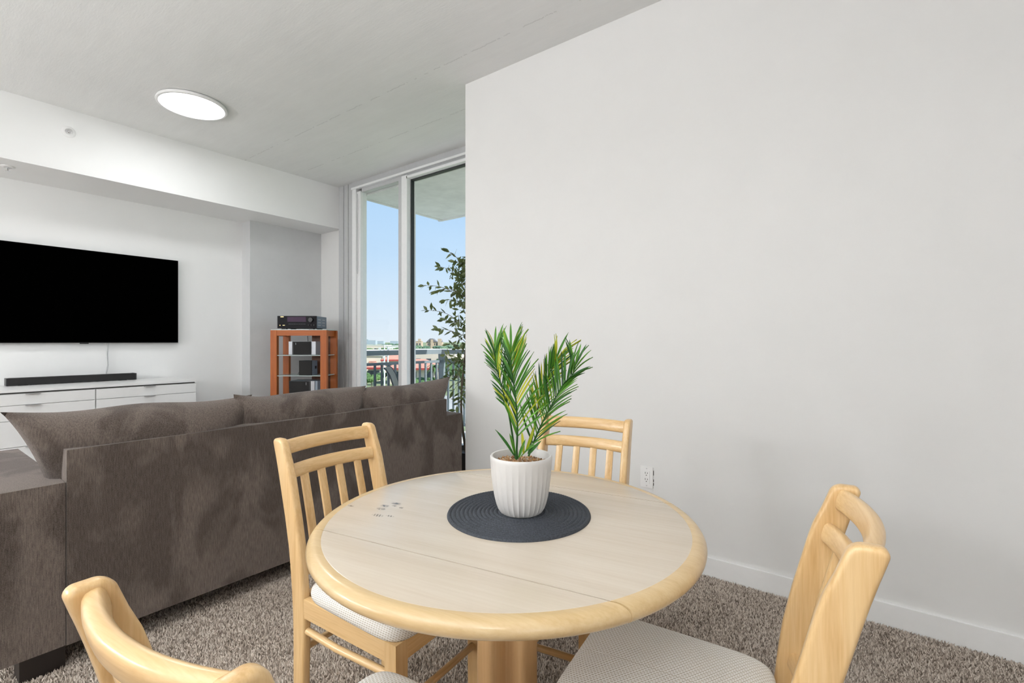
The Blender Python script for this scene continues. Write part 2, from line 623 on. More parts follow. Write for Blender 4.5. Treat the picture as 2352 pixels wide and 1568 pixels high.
struct(finish('wall_right', bm, 'wall_paint'), 'long plain pale grey wall beside the dining table')
struct(bbox('wall_back', XL - .15, XR + .15, YB - .15, YB, 0, H, 'wall_paint'), 'plain wall behind the dining area')
struct(bbox('wall_far', XR, XR + .15, YB, YW, 0, H, 'wall_paint'), 'plain wall at the end of the dining area')
# soffit beam and grey column on the TV wall, white return at the window
struct(bbox('trim_1', XL, XS, YB, YG, 2.554, H, 'wall_white'), 'white soffit running above the television wall')
struct(bbox('trim_2', XL, -5.56, 2.56, YG, 0, 2.554, 'wall_grey'), 'grey painted column at the end of the television wall')
struct(bbox('wall_return', XL, XS, YG, YG + .14, 0, H, 'wall_paint'), 'narrow pale return wall beside the window')
# baseboards
bm = NB()
box(bm, XE + .0, XR, YW - .014, YW, 0, 0.098)
bevel(bm, .004, 2)
struct(finish('baseboard_right', bm, 'trim_white'), 'white baseboard along the dining wall')
bm = NB()
box(bm, XL, XL + .014, YB, 2.56, 0, 0.098)
bevel(bm, .004, 2)
struct(finish('baseboard_left', bm, 'trim_white'), 'white baseboard along the television wall')

# ------------------------------------------------------------------ window wall
win = link('window_1', None)
struct(win, 'floor to ceiling balcony window with white and grey frames')
# fluted grey jamb
for k, (xa, xb, dy) in enumerate(((-5.128, -5.08, .0), (-5.078, -5.03, -.006), (-5.028, -4.985, .004), (-4.983, -4.94, -.004), (-4.938, -4.895, .006), (-4.893, -4.85, 0.002))):
    bbox('jamb_strip', xa, xb, YG - .035 + dy, YG + .05, 0, H, 'jamb_grey' if 'jamb_grey' in MATS else 'frame_grey', win, .003, 1)
bbox('frame_post', -4.842, -4.77, YG - .05, YG + .05, 0, 2.985, 'frame_white', win, .004)
bbox('frame_post', -4.766, -4.705, YG - .035, YG + .05, 0, 2.93, 'frame_white', win, .004)
bbox('header', -4.85, XE, YG - .045, YG + .05, 2.985, H, 'frame_grey', win, .003)
bbox('header_lip', -4.85, XE, YG - .06, YG - .02, 2.962, 2.985, 'frame_white', win, .003)
bbox('header_panel', -4.70, XE, YG - .02, YG + .05, 2.922, 2.962, 'frame_grey', win, .002)
bbox('mullion', -4.02, -3.955, YG - .055, YG + .05, 0, 2.925, 'frame_grey', win, .003)
bbox('mullion_face', -3.953, -3.868, YG - .07, YG + .05, 0, 2.935, 'frame_white', win, .003)
bbox('gasket', -3.868, -3.855, YG - .02, YG + .02, .13, 2.90, 'gasket_black', win)
bbox('door_head', -3.88, XE, YG - .07, YG + .03, 2.898, 2.924, 'frame_white', win, .003)
bbox('gasket', -3.86, XE, YG - .02, YG + .02, 2.886, 2.898, 'gasket_black', win)
bbox('bottom_track', -4.70, XE, YG - .05, YG + .05, 0, .045, 'frame_white', win, .003)
bbox('bottom_frame', -4.70, XE, YG - .03, YG + .03, .045, .13, 'frame_grey', win, .003)
bbox('pane', -4.705, -4.022, YG - .003, YG + .003, .13, 2.924, 'glass', win)
bbox('pane', -3.855, XE, YG - .003, YG + .003, .13, 2.886, 'glass', win)
wand = tube('blind_wand', [(-4.742, YG - .05, 2.9), (-4.742, YG - .05, 1.98)], .004, 'frame_grey', win, 6)

# ------------------------------------------------------------------ balcony
struct(bbox('balcony_floor', -4.95, -0.5, YG + .06, 4.95, -.22, -.04, 'concrete_out'), 'pale concrete balcony floor')
bm = NB()
box(bm, -4.875, -0.5, YG + .06, 4.875, 2.90, 3.1)
o = struct(finish('balcony_ceiling', bm, 'concrete_out'), 'grey concrete underside of the balcony above')
bbox('drip_edge', -4.875, -0.5, 4.80, 4.83, 2.888, 2.90, 'concrete_out', o)
bbox('drip_edge', -4.83, -4.80, YG + .08, 4.80, 2.888, 2.90, 'concrete_out', o)
rail = thing('balcony_railing', 'blue grey metal balcony railing with square balusters outside the window', 'railing', (-4.86, 4.86, -.04))


def rb(name, x0, x1, y0, y1, z0, z1, bv=.004):
    return bbox(name, x0 + 4.86, x1 + 4.86, y0 - 4.86, y1 - 4.86, z0 + .04, z1 + .04, 'rail_metal', rail, bv, 2)


rb('top_rail', -4.895, -4.825, YG + .07, 4.895, 1.027, 1.088, .012)
rb('top_rail', -4.825, -.6, 4.825, 4.895, 1.027, 1.088, .012)
rb('lower_rail', -4.878, -4.842, YG + .07, 4.85, .905, .938)
rb('lower_rail', -4.85, -.6, 4.842, 4.878, .905, .938)
rb('bottom_rail', -4.878, -4.842, YG + .07, 4.85, .05, .085)
rb('bottom_rail', -4.85, -.6, 4.842, 4.878, .05, .085)
rb('post', -4.895, -4.825, 4.825, 4.895, -.04, 1.03)
bal = None
for k in range(11):
    y = 4.76 - .1045 * k
    if y < YG + .12:
        break
    if bal is None:
        bal = bbox('baluster', -.011, .011, -.011, .011, 0, .82, 'rail_metal', rail, .003, 1)
        b2 = bal
    else:
        b2 = bal.copy()
        col.objects.link(b2)
    b2.location = (0, y - 4.86, .125)
for k in range(36):
    b2 = bal.copy()
    col.objects.link(b2)
    b2.location = (.125 + .1005 * k, 0, .125)

# sling patio chair on the balcony, seen edge-on through the glass
pc = thing('patio_chair', 'grey sling patio chair with dark frame on the balcony', 'chair', (-4.415, 3.99, -.04), math.atan2(-.766, .643))
prof = [(-.36, .93), (-.335, .91), (-.29, .84), (-.255, .74), (-.235, .62), (-.22, .50), (-.19, .43), (-.12, .405), (.05, .41), (.24, .44), (.28, .42)]
bm = NB()
rows = []
for y, z in prof:
    rows.append([bm.verts.new((x, y, z)) for x in (-.17, -.085, 0, .085, .17)])
for a_, b2 in zip(rows[:-1], rows[1:]):
    for i in range(4):
        bm.faces.new((a_[i], a_[i + 1], b2[i + 1], b2[i]))
bmesh.ops.solidify(bm, geom=bm.faces[:], thickness=.008)
finish('sling', bm, 'sling_fabric', pc)
for s in (-1, 1):
    tube('side_frame', [(s * .176, y, z) for y, z in prof], .009, 'dark_metal', pc)
    tube('leg', [(s * .18, .22, .43), (s * .187, .25, .2), (s * .19, .27, 0.0)], .013, 'dark_metal', pc)
    tube('leg', [(s * .18, -.2, .44), (s * .187, -.26, .2), (s * .19, -.30, 0.0)], .013, 'dark_metal', pc)
    tube('armrest', [(s * .18, -.24, .65), (s * .20, -.1, .66), (s * .20, .15, .64), (s * .19, .23, .58), (s * .182, .24, .44)], .013, 'dark_metal', pc)

# ------------------------------------------------------------------ city below the balcony
GZ = -8.0


def bear(px):
    return math.atan((px - 1176) / 1105.0) - YAW


def far(px, d):
    """ground point at a compass bearing and distance from the building"""
    k = math.cos(math.atan((px - 1176) / 1105.0))
    a_ = bear(px)
    return Vector((math.sin(a_) * d / k, math.cos(a_) * d / k, GZ))


bm = NB()
g = [bm.verts.new(p) for p in ((-3500, 10, GZ), (1500, 10, GZ), (1500, 4000, GZ), (-3500, 4000, GZ))]
bm.faces.new(g)
struct(finish('ground', bm, 'grass_ground', smooth=0), 'green and grey ground below the balcony')


def block(name, px, d, wdt, dep, hgt, mat, label, cat='building', turn=0.0, parapet=True, roofmat=None, group=None):
    p = far(px, d)
    t = thing(name, label, cat, p, YAW + turn, group)
    bbox('wall', -wdt / 2, wdt / 2, 0, dep, 0, hgt, mat, t)
    bbox('roof', -wdt / 2 - .15, wdt / 2 + .15, -.15, dep + .15, hgt, hgt + .35, roofmat or 'building_white', t)
    return t


def windows(t, wdt, z0, z1, n, mat='window_dark', y=0.0):
    for i in range(n):
        x = -wdt / 2 + wdt * (i + .5) / n
        f = bbox('window', x - wdt / n * .22, x + wdt / n * .22, y - .12, y + .05, z0, z1, mat, t)


# low cream store with a long white roof
s1 = block('store_building', 905, 150, 46, 30, 5.9, 'building_cream', 'long low cream building with a white flat roof', turn=R(4))
bbox('cornice', -23.2, 23.2, -.35, 0, 4.7, 5.0, 'building_white', s1)
for i, x in enumerate((-15, -9, -3)):
    bbox('pilaster', x - .4, x + .4, -.3, 0, 0, 4.7, 'building_white', s1)
    bbox('awning', x + 1.5, x + 3.6, -.8, 0, 2.4, 3.1, 'terracotta', s1)
    bbox('window', x + 1.6, x + 3.5, -.1, 0, .3, 2.3, 'window_dark', s1)


def hip(name, px, d, wdt, dep, eave, ridge, label, turn=0.0, wallmat='building_cream'):
    t = thing(name, label, 'building', far(px, d), YAW + turn)
    bbox('wall', -wdt / 2, wdt / 2, 0, dep, 0, eave, wallmat, t)
    bm = NB()
    e = .9
    c_ = [bm.verts.new(p) for p in ((-wdt / 2 - e, -e, eave), (wdt / 2 + e, -e, eave), (wdt / 2 + e, dep + e, eave), (-wdt / 2 - e, dep + e, eave))]
    r1, r2 = bm.verts.new((-wdt / 2 + dep / 2, dep / 2, ridge)), bm.verts.new((wdt / 2 - dep / 2, dep / 2, ridge))
    for f in ((c_[0], c_[1], r2, r1), (c_[1], c_[2], r2), (c_[2], c_[3], r1, r2), (c_[3], c_[0], r1), (c_[3], c_[2], c_[1], c_[0])):
        bm.faces.new(f)
    rf = finish('roof', bm, 'terracotta', t, smooth=0)
    bbox('fascia', -wdt / 2 - e, wdt / 2 + e, -e - .12, -e, eave - .4, eave, 'red_trim', t)
    n = max(3, int(wdt / 3))
    for i in range(n):
        x = -wdt / 2 + wdt * (i + .5) / n
        bbox('window', x - .6, x + .6, -.1, .02, .6, eave - .8, 'window_dark', t)
    return t


hip('terracotta_house', 950, 104, 10.5, 7, 3.5, 5.3, 'cream building with terracotta hip roof and red eaves beyond the railing')
hip('terracotta_pavilion', 915, 124, 7, 6, 4.6, 6.3, 'small cream pavilion with terracotta roof behind the red eaved building', R(12))
hip('terracotta_kiosk', 858, 112, 2.6, 2.6, 3.2, 4.4, 'tiny kiosk with a pointed terracotta roof left of the lamp post')
t = block('white_hall', 985, 135, 15, 14, 6.6, 'building_cream', 'cream hall with pale flat roof right of the window mullion', turn=R(-6))
windows(t, 15, 3.2, 4.4, 5)
# school-like building with dark gables on the horizon
t = thing('gabled_building', 'tan building with dark gabled roof on the horizon', 'building', far(996, 520), YAW)
bbox('wall', -8, 9, 0, 10, 0, 8.6, 'building_tan', t)
for xa, xb, zt in ((-8, 3, 12.4), (4, 9, 11.6)):
    bm = NB()
    y0, y1 = -.6, 10.6
    A = [bm.verts.new((xa, y, 8.6)) for y in (y0, y1)]
    B = [bm.verts.new((xb, y, 8.6)) for y in (y0, y1)]
    C = [bm.verts.new((xa + (xb - xa) * .35, y, zt)) for y in (y0, y1)]
    D = [bm.verts.new((xa + (xb - xa) * .65, y, zt)) for y in (y0, y1)]
    for f in ((A[0], C[0], C[1], A[1]), (C[0], D[0], D[1], C[1]), (D[0], B[0], B[1], D[1]), (A[0], B[0], D[0], C[0]), (A[1], C[1], D[1], B[1]), (A[0], A[1], B[1], B[0])):
        bm.faces.new(f)
    finish('gable_roof', bm, 'slate', t, smooth=0)
bbox('tower', 4.6, 8.4, -1.2, 2, 0, 12.2, 'building_tan', t)
bbox('tower', -3.2, -.4, -1.2, 1, 0, 11.4, 'building_tan', t)
windows(t, 14, 5.2, 7.2, 6)
t = block('tan_block', 958, 430, 7.5, 8, 9.2, 'building_tan', 'plain tan block on the horizon beside the mullion', roofmat='building_tan')
windows(t, 7.5, 6, 7.6, 3)
bbox('tower', .8, 3.2, 0, 3, 9.2, 11.6, 'building_tan', t)
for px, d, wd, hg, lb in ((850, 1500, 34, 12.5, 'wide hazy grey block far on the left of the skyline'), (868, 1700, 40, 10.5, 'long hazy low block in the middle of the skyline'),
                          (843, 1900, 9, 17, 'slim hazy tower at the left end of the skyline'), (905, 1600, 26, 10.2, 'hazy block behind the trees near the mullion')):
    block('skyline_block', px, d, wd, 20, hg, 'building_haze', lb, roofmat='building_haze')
t = block('low_white_building', 908, 300, 12, 10, 6.3, 'building_white', 'low white building half hidden among far trees')
windows(t, 17, 3, 4.6, 5)
t = block('beige_shop', 856, 310, 18, 12, 6.6, 'building_cream', 'pale shop among the trees at the left of the view')
windows(t, 22, 3.2, 4.8, 6)
t = block('parking_deck', 846, 66, 9, 18, 1.0, 'building_white', 'white parking deck low at the left behind the railing', 'parking deck')
bbox('parapet', -4.5, 4.5, -.1, .1, 1.35, 1.75, 'building_white', t)
t = block('parking_pavement', 1085, 58, 16, 20, .05, 'asphalt', 'pale paved yard at the foot of the building', 'pavement', roofmat='asphalt')

# street lamp with two arms, and a plain pole beside it
t = thing('street_lamp', 'white street lamp with two upswept arms beyond the railing', 'street lamp', far(883, 62), YAW)
tube('pole', [(0, 0, 0), (0, 0, 8.8)], .10, 'lamp_post', t, 10, scales=[1.25, .8])
for s in (-1, 1):
    tube('arm', [(0, 0, 8.1), (s * .25, 0, 7.95), (s * .5, 0, 8.1), (s * .72, 0, 8.35)], .06, 'lamp_post', t)
    bbox('lamp_head', s * .62 - .14, s * .62 + .14, -.12, .12, 8.22, 8.42, 'lamp_post', t, .03)
t = thing('utility_pole', 'plain white pole beside the two armed street lamp', 'pole', far(891, 64), YAW)
tube('pole', [(0, 0, 0), (0, 0, 8.4)], .11, 'lamp_post', t, 10)
tube('cap', [(0, 0, 8.4), (0, 0, 8.5)], .14, 'lamp_post', t, 10)

# trees
CROWNS = []
for k in range(4):
    bm = NB()
    for j in range(6):
        c_ = Vector((random.uniform(-.5, .5), random.uniform(-.4, .4), random.uniform(-.22, .32)))
        r_ = random.uniform(.42, .66)
        g = bmesh.ops.create_icosphere(bm, subdivisions=3, radius=1)
        for v_ in g['verts']:
            n_ = v_.co.normalized()
            q = 1 + .10 * math.sin(9 * n_.x + 5 * j) * math.cos(8 * n_.y + k) + .10 * math.sin(17 * n_.z + 11 * n_.x) + random.uniform(-.09, .09)
            v_.co = c_ + Vector((n_.x * r_ * q, n_.y * r_ * q, n_.z * r_ * q * .8))
    me = bpy.data.meshes.new('crown')
    bm.to_mesh(me)
    bm.free()
    me.materials.append(MATS['tree_green'])
    CROWNS.append(me)
    m2 = me.copy()
    m2.materials.clear()
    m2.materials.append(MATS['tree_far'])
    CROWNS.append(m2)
bm = NB()
sweep(bm, [(0, 0, 0), (.02, 0, .5), (0, .02, 1)], circ(.05, 6))
TRUNK = bpy.data.meshes.new('trunk')
bm.to_mesh(TRUNK)
bm.free()
TRUNK.materials.append(MATS['stem_brown'])


def tree(px, d, h_, wdt, label, farr=False, group=None):
    t = thing('tree', label, 'tree', far(px, d), random.uniform(0, 6), group)
    c_ = link('crown', CROWNS[random.randrange(4) * 2 + (1 if farr else 0)], t)
    c_.scale = (wdt / 2, wdt / 2, h_ * .42)
    c_.location = (0, 0, h_ * .58)
    r_ = link('trunk', TRUNK, t)
    r_.scale = (h_ * .5, h_ * .5, h_ * .5)
    return t


ORD = ('first', 'second', 'third', 'fourth', 'fifth', 'sixth', 'seventh', 'eighth', 'ninth', 'tenth', 'eleventh', 'twelfth', 'thirteenth', 'fourteenth')


def row(specs, text, farr, group):
    for i, (px, d, h_, wd) in enumerate(specs):
        tree(px, d, h_ * (1.22 if group == 'middle distance trees' else 1.0), wd, ORD[i] + ' tree from the left ' + text, farr, group)


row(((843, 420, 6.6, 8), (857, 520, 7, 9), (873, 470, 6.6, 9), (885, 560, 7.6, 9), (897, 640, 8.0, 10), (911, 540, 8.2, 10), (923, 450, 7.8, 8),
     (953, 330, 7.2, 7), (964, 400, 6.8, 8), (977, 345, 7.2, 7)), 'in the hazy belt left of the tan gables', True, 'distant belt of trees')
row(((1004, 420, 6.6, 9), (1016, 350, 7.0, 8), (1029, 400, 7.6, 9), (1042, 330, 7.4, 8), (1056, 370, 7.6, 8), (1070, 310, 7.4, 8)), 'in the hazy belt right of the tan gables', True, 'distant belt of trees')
row(((846, 262, 5.4, 7), (861, 232, 5.2, 7), (876, 250, 5.8, 7), (893, 225, 5.6, 7), (909, 240, 6.0, 7), (924, 222, 5.6, 7)), 'of the brighter row left of the mullion', False, 'middle distance trees')
row(((957, 225, 5.6, 6), (973, 205, 5.2, 6), (990, 222, 5.6, 7), (1012, 205, 6.0, 7), (1030, 190, 6.2, 7), (1049, 204, 6.2, 7), (1067, 188, 6.0, 7)), 'of the brighter row right of the mullion', False, 'middle distance trees')
row(((843, 101, 3.0, 3.0), (853, 95, 2.8, 3.0), (864, 101, 2.7, 3.0), (875, 109, 2.6, 3.0)), 'in the low clump left of the street lamp', False, 'trees close below the balcony')
row(((955, 88, 2.6, 3), (966, 94, 2.6, 3), (978, 86, 2.7, 3), (990, 93, 2.8, 3), (1003, 85, 3.0, 3.4)), 'in the low clump before the terracotta roof', False, 'trees close below the balcony')
row(((1018, 131, 5.6, 4.0), (1031, 99, 5.0, 3.4), (1047, 120, 5.8, 3.8), (1059, 89, 5.2, 3.2), (1076, 112, 5.6, 3.8)), 'in the tall clump behind the railing post', False, 'trees close below the balcony')
# palm tree beside the cream hall
t = thing('palm_tree', 'feathery palm tree beside the cream hall behind the railing post', 'tree', far(1000, 92))
tube('trunk', [(0, 0, 0), (.1, 0, 2.5), (0, .1, 4.6)], .16, 'stem_brown', t)
bm = NB()
for k in range(14):
    a_ = 2 * math.pi * k / 14
    up_ = .9 if k % 2 else .35
    d_ = Vector((math.cos(a_), math.sin(a_), 0))
    sd = Vector((-d_.y, d_.x, 0))
    prev = None
    for i in range(6):
        s = i / 5
        p = Vector((0, .1, 4.5)) + d_ * (1.9 * s) + Vector((0, 0, up_ * 1.7 * s - 2.0 * s * s))
        w_ = .32 * math.sin(math.pi * min(.98, s + .08))
        cur = [bm.verts.new(p - sd * w_ - Vector((0, 0, .1))), bm.verts.new(p), bm.verts.new(p + sd * w_ - Vector((0, 0, .1)))]
        if prev:
            bm.faces.new((prev[0], prev[1], cur[1], cur[0]))
            bm.faces.new((prev[1], prev[2], cur[2], cur[1]))
        prev = cur
finish('crown', bm, 'tree_green', t)

# ------------------------------------------------------------------ ceiling lamp and added fill lamps


def lamp_light(kind, parent, loc, watts, size, up=False):
    l = bpy.data.lights.new('lamp_light', kind)
    l.energy = watts
    l.color = LC
    if kind == 'AREA':
        l.shape = 'DISK'
        l.size = size
    else:
        l.shadow_soft_size = size
    o = bpy.data.objects.new('lamp_light', l)
    col.objects.link(o)
    o.parent = parent
    o.location = loc
    if up:
        o.rotation_euler = (math.pi, 0, 0)
    return o


def ceiling_lamp(x, y, label):
    t = thing('ceiling_lamp', label, 'ceiling lamp', (x, y, H), 0, 'flush ceiling lamps')
    bm = NB()
    lathe(bm, [(0, 0), (.215, 0), (.232, -.006), (.236, -.018), (.234, -.026), (.226, -.029), (.217, -.027), (.214, -.020), (0, -.020)], 64)
    finish('ring', bm, 'white_plastic', t)
    bm = NB()
    lathe(bm, [(0, -.0202), (.213, -.0202), (.213, -.024), (.20, -.027), (0, -.029)], 64)
    finish('diffuser', bm, 'lamp_diffuser', t)
    lamp_light('AREA', t, (0, 0, -.032), LAMP_W, .42)


ceiling_lamp(-4.232, 1.516, 'round white glowing flush lamp on the concrete ceiling')


def pendant(x, y, drop, k, label):  # fill globe added out of view to even out the room brightness
    t = thing('fill_globe_lamp', label, 'pendant lamp', (x, y, H), 0, 'added fill globes')
    bm = NB()
    lathe(bm, [(0, 0), (.06, 0), (.058, -.02), (.01, -.03), (0, -.03)], 32)
    finish('canopy', bm, 'white_plastic', t)
    tube('cord', [(0, 0, -.02), (0, 0, .18 - drop)], .004, 'white_plastic', t)
    bm = NB()
    lathe(bm, [(0, .20 - drop), (.03, .195 - drop), (.03, .10 - drop), (0, .10 - drop)], 24)
    finish('socket', bm, 'white_plastic', t)
    bm = NB()
    bmesh.ops.create_uvsphere(bm, u_segments=32, v_segments=20, radius=.13)
    bmesh.ops.translate(bm, verts=bm.verts[:], vec=(0, 0, -drop))
    finish('globe', bm, 'fill_globe_glow', t)
    lamp_light('POINT', t, (0, 0, -drop), FILL_GLOBE_W * k, .17)


for x, y, dr, k, lb in ((0.1, -0.55, 1.0, .30, 'added fill globe pendant, unseen, nearest behind the dining chairs'), (-2.6, -2.2, 1.3, 1.0, 'added fill globe pendant, unseen, behind the near end of the sofa'),
                        (-4.0, -2.3, 1.3, 2.35, 'added fill globe pendant, unseen, in the back left corner'), (1.9, -1.4, 1.3, .60, 'added fill globe pendant, unseen, at the right behind the camera')):
    pendant(x, y, dr, k, lb)
tl = thing('fill_uplight', 'added torchiere for fill light, unseen behind the camera', 'floor lamp', (-1.2, -1.3, 0))  # uplight added out of view to brighten the ceiling
bm = NB()
lathe(bm, [(0, 0), (.15, 0), (.15, .015), (.14, .025), (.02, .035), (0, .035)], 40)
finish('base', bm, 'white_plastic', tl)
tube('pole', [(0, 0, .03), (0, 0, 1.0), (0, 0, 1.72)], .013, 'white_plastic', tl, 12)
bm = NB()
lathe(bm, [(0, 1.70), (.03, 1.70), (.10, 1.75), (.16, 1.82), (.19, 1.88), (.185, 1.885), (.15, 1.825), (.09, 1.77), (0, 1.755)], 48)
finish('shade', bm, 'white_plastic', tl)
bm = NB()
lathe(bm, [(0, 1.765), (.085, 1.775), (.145, 1.83), (0, 1.835)], 40)
finish('bulb', bm, 'fill_up_glow', tl)
lamp_light('AREA', tl, (0, 0, 1.84), FILL_UP_W, .28, True)

# ------------------------------------------------------------------ sprinklers


def sprinkler(loc, rot, label):
    t = thing('sprinkler_head', label, 'sprinkler', loc)
    t.rotation_euler = rot
    bm = NB()
    lathe(bm, [(0, 0), (.044, 0), (.044, .003), (.036, .008), (.024, .010), (.020, .003), (0, .003)], 32)
    finish('cover_plate', bm, 'white_plastic', t)
    bm = NB()
    lathe(bm, [(0, .003), (.013, .003), (.012, .016), (.006, .020), (0, .020)], 20)
    finish('nozzle', bm, 'chrome', t)
    for s in (-1, 1):
        tube('frame_arm', [(s * .011, 0, .012), (s * .012, 0, .028), (s * .003, 0, .038)], .0025, 'chrome', t, 6)
    bm = NB()
    lathe(bm, [(0, .036), (.015, .037), (.0155, .039), (0, .040)], 20)
    finish('deflector', bm, 'chrome', t)


sprinkler((XS, .964, 2.871), (0, R(90), 0), 'white sidewall sprinkler on the soffit face')
sprinkler((-5.352, .653, 2.554), (R(180), 0, 0), 'pendent sprinkler under the soffit at the left edge')

# ------------------------------------------------------------------ television
tv = thing('television', 'large black flat television mounted on the white wall', 'television', (XL, 1.175, 1.187))
bbox('back_case', .012, .045, -.70, .70, .03, .80, 'black_plastic', tv, .008)
bbox('wall_mount', 0, .014, -.2, .2, .25, .55, 'dark_metal', tv)
bbox('bezel', .043, .056, -.735, .735, 0, .840, 'black_plastic', tv, .002, 1)
bbox('screen', .0562, .0575, -.732, .732, .006, .837, 'screen_black', tv)
bbox('logo_bar', .045, .058, -.03, .03, -.008, 0, 'black_plastic', tv, .002, 1)
cable = tube('television_cable', [(XL + .03, 1.35, 1.19), (XL + .028, 1.345, 1.08), (XL + .026, 1.35, .98), (XL + .026, 1.338, .90), (XL + .03, 1.335, .84)], .005, 'frame_grey', None, 8)
tag(cable, 'thin grey cable hanging from the television to the console', 'cable')

# console
CX0, CX1, CY0, CY1, CZ = XL + .02, -5.12, .39, 1.867, .837
con = thing('media_console', 'long white media console with slim metal drawer pulls', 'cabinet', (CX0, (CY0 + CY1) / 2, 0))
hw = (CY1 - CY0) / 2
dp = CX1 - CX0
bbox('body', 0, dp - .02, -hw, hw, .06, CZ - .026, 'lacquer_white', con, .002, 1)
bbox('plinth', .02, dp - .06, -hw + .02, hw - .02, 0, .06, 'lacquer_white', con)
bbox('top_panel', 0, dp + .002, -hw - .004, hw + .004, CZ - .018, CZ, 'lacquer_white', con, .002, 1)
bbox('shadow_gap', .02, dp - .012, -hw + .01, hw - .01, CZ - .028, CZ - .018, 'gap_dark', con)
rowz = [(.724, CZ - .031), (.609, .720), (.411, .605), (.075, .407)]
for c_ in (-1, 1):
    for z0, z1 in rowz:
        ya, yb = (-hw + .003, -.004) if c_ < 0 else (.004, hw - .003)
        d_ = bbox('drawer', dp - .02, dp - .001, ya, yb, z0, z1, 'lacquer_white', con, .0015, 1)
        ym = (ya + yb) / 2
        bbox('pull', dp - .012, dp + .017, ym - .042, ym + .042, z1 - .0035, z1 - .0005, 'aluminium', d_, .001, 1)
sb = thing('soundbar', 'long black fabric soundbar on the white console', 'soundbar', (-5.645, 1.105, CZ))
bbox('grille', -.045, .043, -.425, .425, .004, .062, 'black_cloth', sb, .006)
for s in (-1, 1):
    bbox('end_cap', -.046, .044, s * .425 - .006, s * .425 + .006, .003, .063, 'black_plastic', sb, .004)
    bbox('rubber_foot', -.03, .03, s * .33 - .03, s * .33 + .03, 0, .006, 'black_plastic', sb)

# ------------------------------------------------------------------ stereo stand with hi-fi, turned to face into the room


def camspace(px, z, Z):
    xc = (px - 1176) / 1105.0 * z
    p = FWD * z + RGT * xc
    return Vector((p.x, p.y, Z))


SZ0 = 5.25
ctr = camspace(685.5, SZ0, 0)
SW, SD, SH = .613, .335, 1.328
st_ = thing('stereo_stand', 'cherry wood stereo stand with glass shelves before the grey column', 'shelf', ctr, YAW)
PW = .068
for sxn in (-1, 1):
    xa = sxn * (SW / 2 - PW / 2)
    bbox('post', xa - PW / 2, xa + PW / 2, 0, .05, 0, SH - .004, 'cherry', st_, .003)
    bbox('post', xa - PW / 2, xa + PW / 2, SD - .045, SD, 0, SH - .004, 'cherry', st_, .003)
    bbox('side_rail', xa - .012, xa + .012, .05, SD - .045, SH - .068, SH - .006, 'cherry_x', st_, .002)
bbox('front_rail', -SW / 2 + PW, SW / 2 - PW, .004, .045, SH - .064, SH - .004, 'cherry_x', st_, .002)
bbox('back_panel', .02, SW / 2 - PW, SD - .03, SD - .015, .12, SH - .02, 'cherry_panel', st_, .002)
for z in (1.052, .828, .56, .14):
    bbox('glass_shelf', -SW / 2 + .02, SW / 2 - .02, .012, SD - .02, z - .008, z, 'shelf_glass', st_, .001, 1)
bbox('glass_top', -SW / 2 + .004, SW / 2 - .004, .004, SD - .004, SH - .004, SH + .004, 'shelf_glass', st_, .001, 1)


def on_stand(name, label, cat, x, y, z):
    p = ctr + RGT * x + FWD * y
    return thing(name, label, cat, (p.x, p.y, z), YAW)


rc = on_stand('stereo_receiver', 'black stereo receiver with purple display on top of the stand', 'stereo', -.026, .02, SH + .004)
bbox('case', -.21, .21, .012, .295, .014, .146, 'receiver_case', rc, .003)
bbox('front_panel', -.2135, .2135, 0, .014, .012, .148, 'receiver_face', rc, .003)
bbox('display', -.105, .10, -.0015, .002, .083, .138, 'purple_display', rc, .001, 1)
bm = NB()
lathe(bm, [(0, 0), (.026, 0), (.027, .004), (.024, .022), (0, .023)], 28)
o = finish('volume_knob', bm, 'black_plastic', rc)
o.rotation_euler = (R(90), 0, 0)
o.location = (.155, 0, .104)
bbox('logo_badge', -.18, -.145, -.0012, .002, .134, .142, 'gold', rc)
bm = NB()
lathe(bm, [(0, 0), (.006, 0), (.006, .006), (0, .007)], 16)
o = finish('power_button', bm, 'gold', rc)
o.rotation_euler = (R(90), 0, 0)
o.location = (-.183, 0, .045)
bbox('button_strip', -.155, -.13, -.0025, .002, .043, .049, 'gold', rc)
for i in range(10):
    bbox('button', -.09 + i * .019, -.078 + i * .019, -.003, .002, .056, .062, 'dark_metal', rc)
for i in range(3):
    bm = NB()
    lathe(bm, [(0, 0), (.008, 0), (.007, .008), (0, .009)], 16)
    o = finish('small_knob', bm, 'black_plastic', rc)
    o.rotation_euler = (R(90), 0, 0)
    o.location = (.13 + i * .03, 0, .048)
for xx in (-.15, .15):
    for yy in (.035, .25):
        bbox('foot', xx - .025, xx + .025, yy - .02, yy + .02, 0, .015, 'black_plastic', rc, .004)
for i in range(3):
    for j in range(2):
        bbox('vent', .2095, .2108, .05 + j * .12, .13 + j * .12, .04 + i * .032, .052 + i * .032, 'silver', rc)

sp1 = on_stand('bookshelf_speaker', 'black speaker with silver ends lying on the upper glass shelf', 'speaker', .012, .06, 1.052)
bbox('cabinet', -.148, .148, .008, .20, .003, .148, 'silver', sp1, .004)
bbox('grille', -.095, .10, 0, .012, .004, .147, 'black_cloth', sp1, .003)
bbox('trim', -.147, -.108, 0, .012, .004, .147, 'silver', sp1, .002)
bbox('groove', -.109, -.094, 0.002, .012, .004, .147, 'black_plastic', sp1)
bbox('badge', -.07, -.066, -.002, .003, .112, .134, 'silver', sp1)
sp2 = on_stand('cube_speaker', 'small black cube speaker on the middle glass shelf', 'speaker', .062, .03, .828)
bbox('cabinet', -.068, .068, .01, .16, .003, .160, 'receiver_case', sp2, .004)
bbox('grille', -.069, .069, 0, .014, .002, .163, 'black_cloth', sp2, .006)
bbox('back_knob', .066, .078, .09, .12, .07, .10, 'black_plastic', sp2, .004)
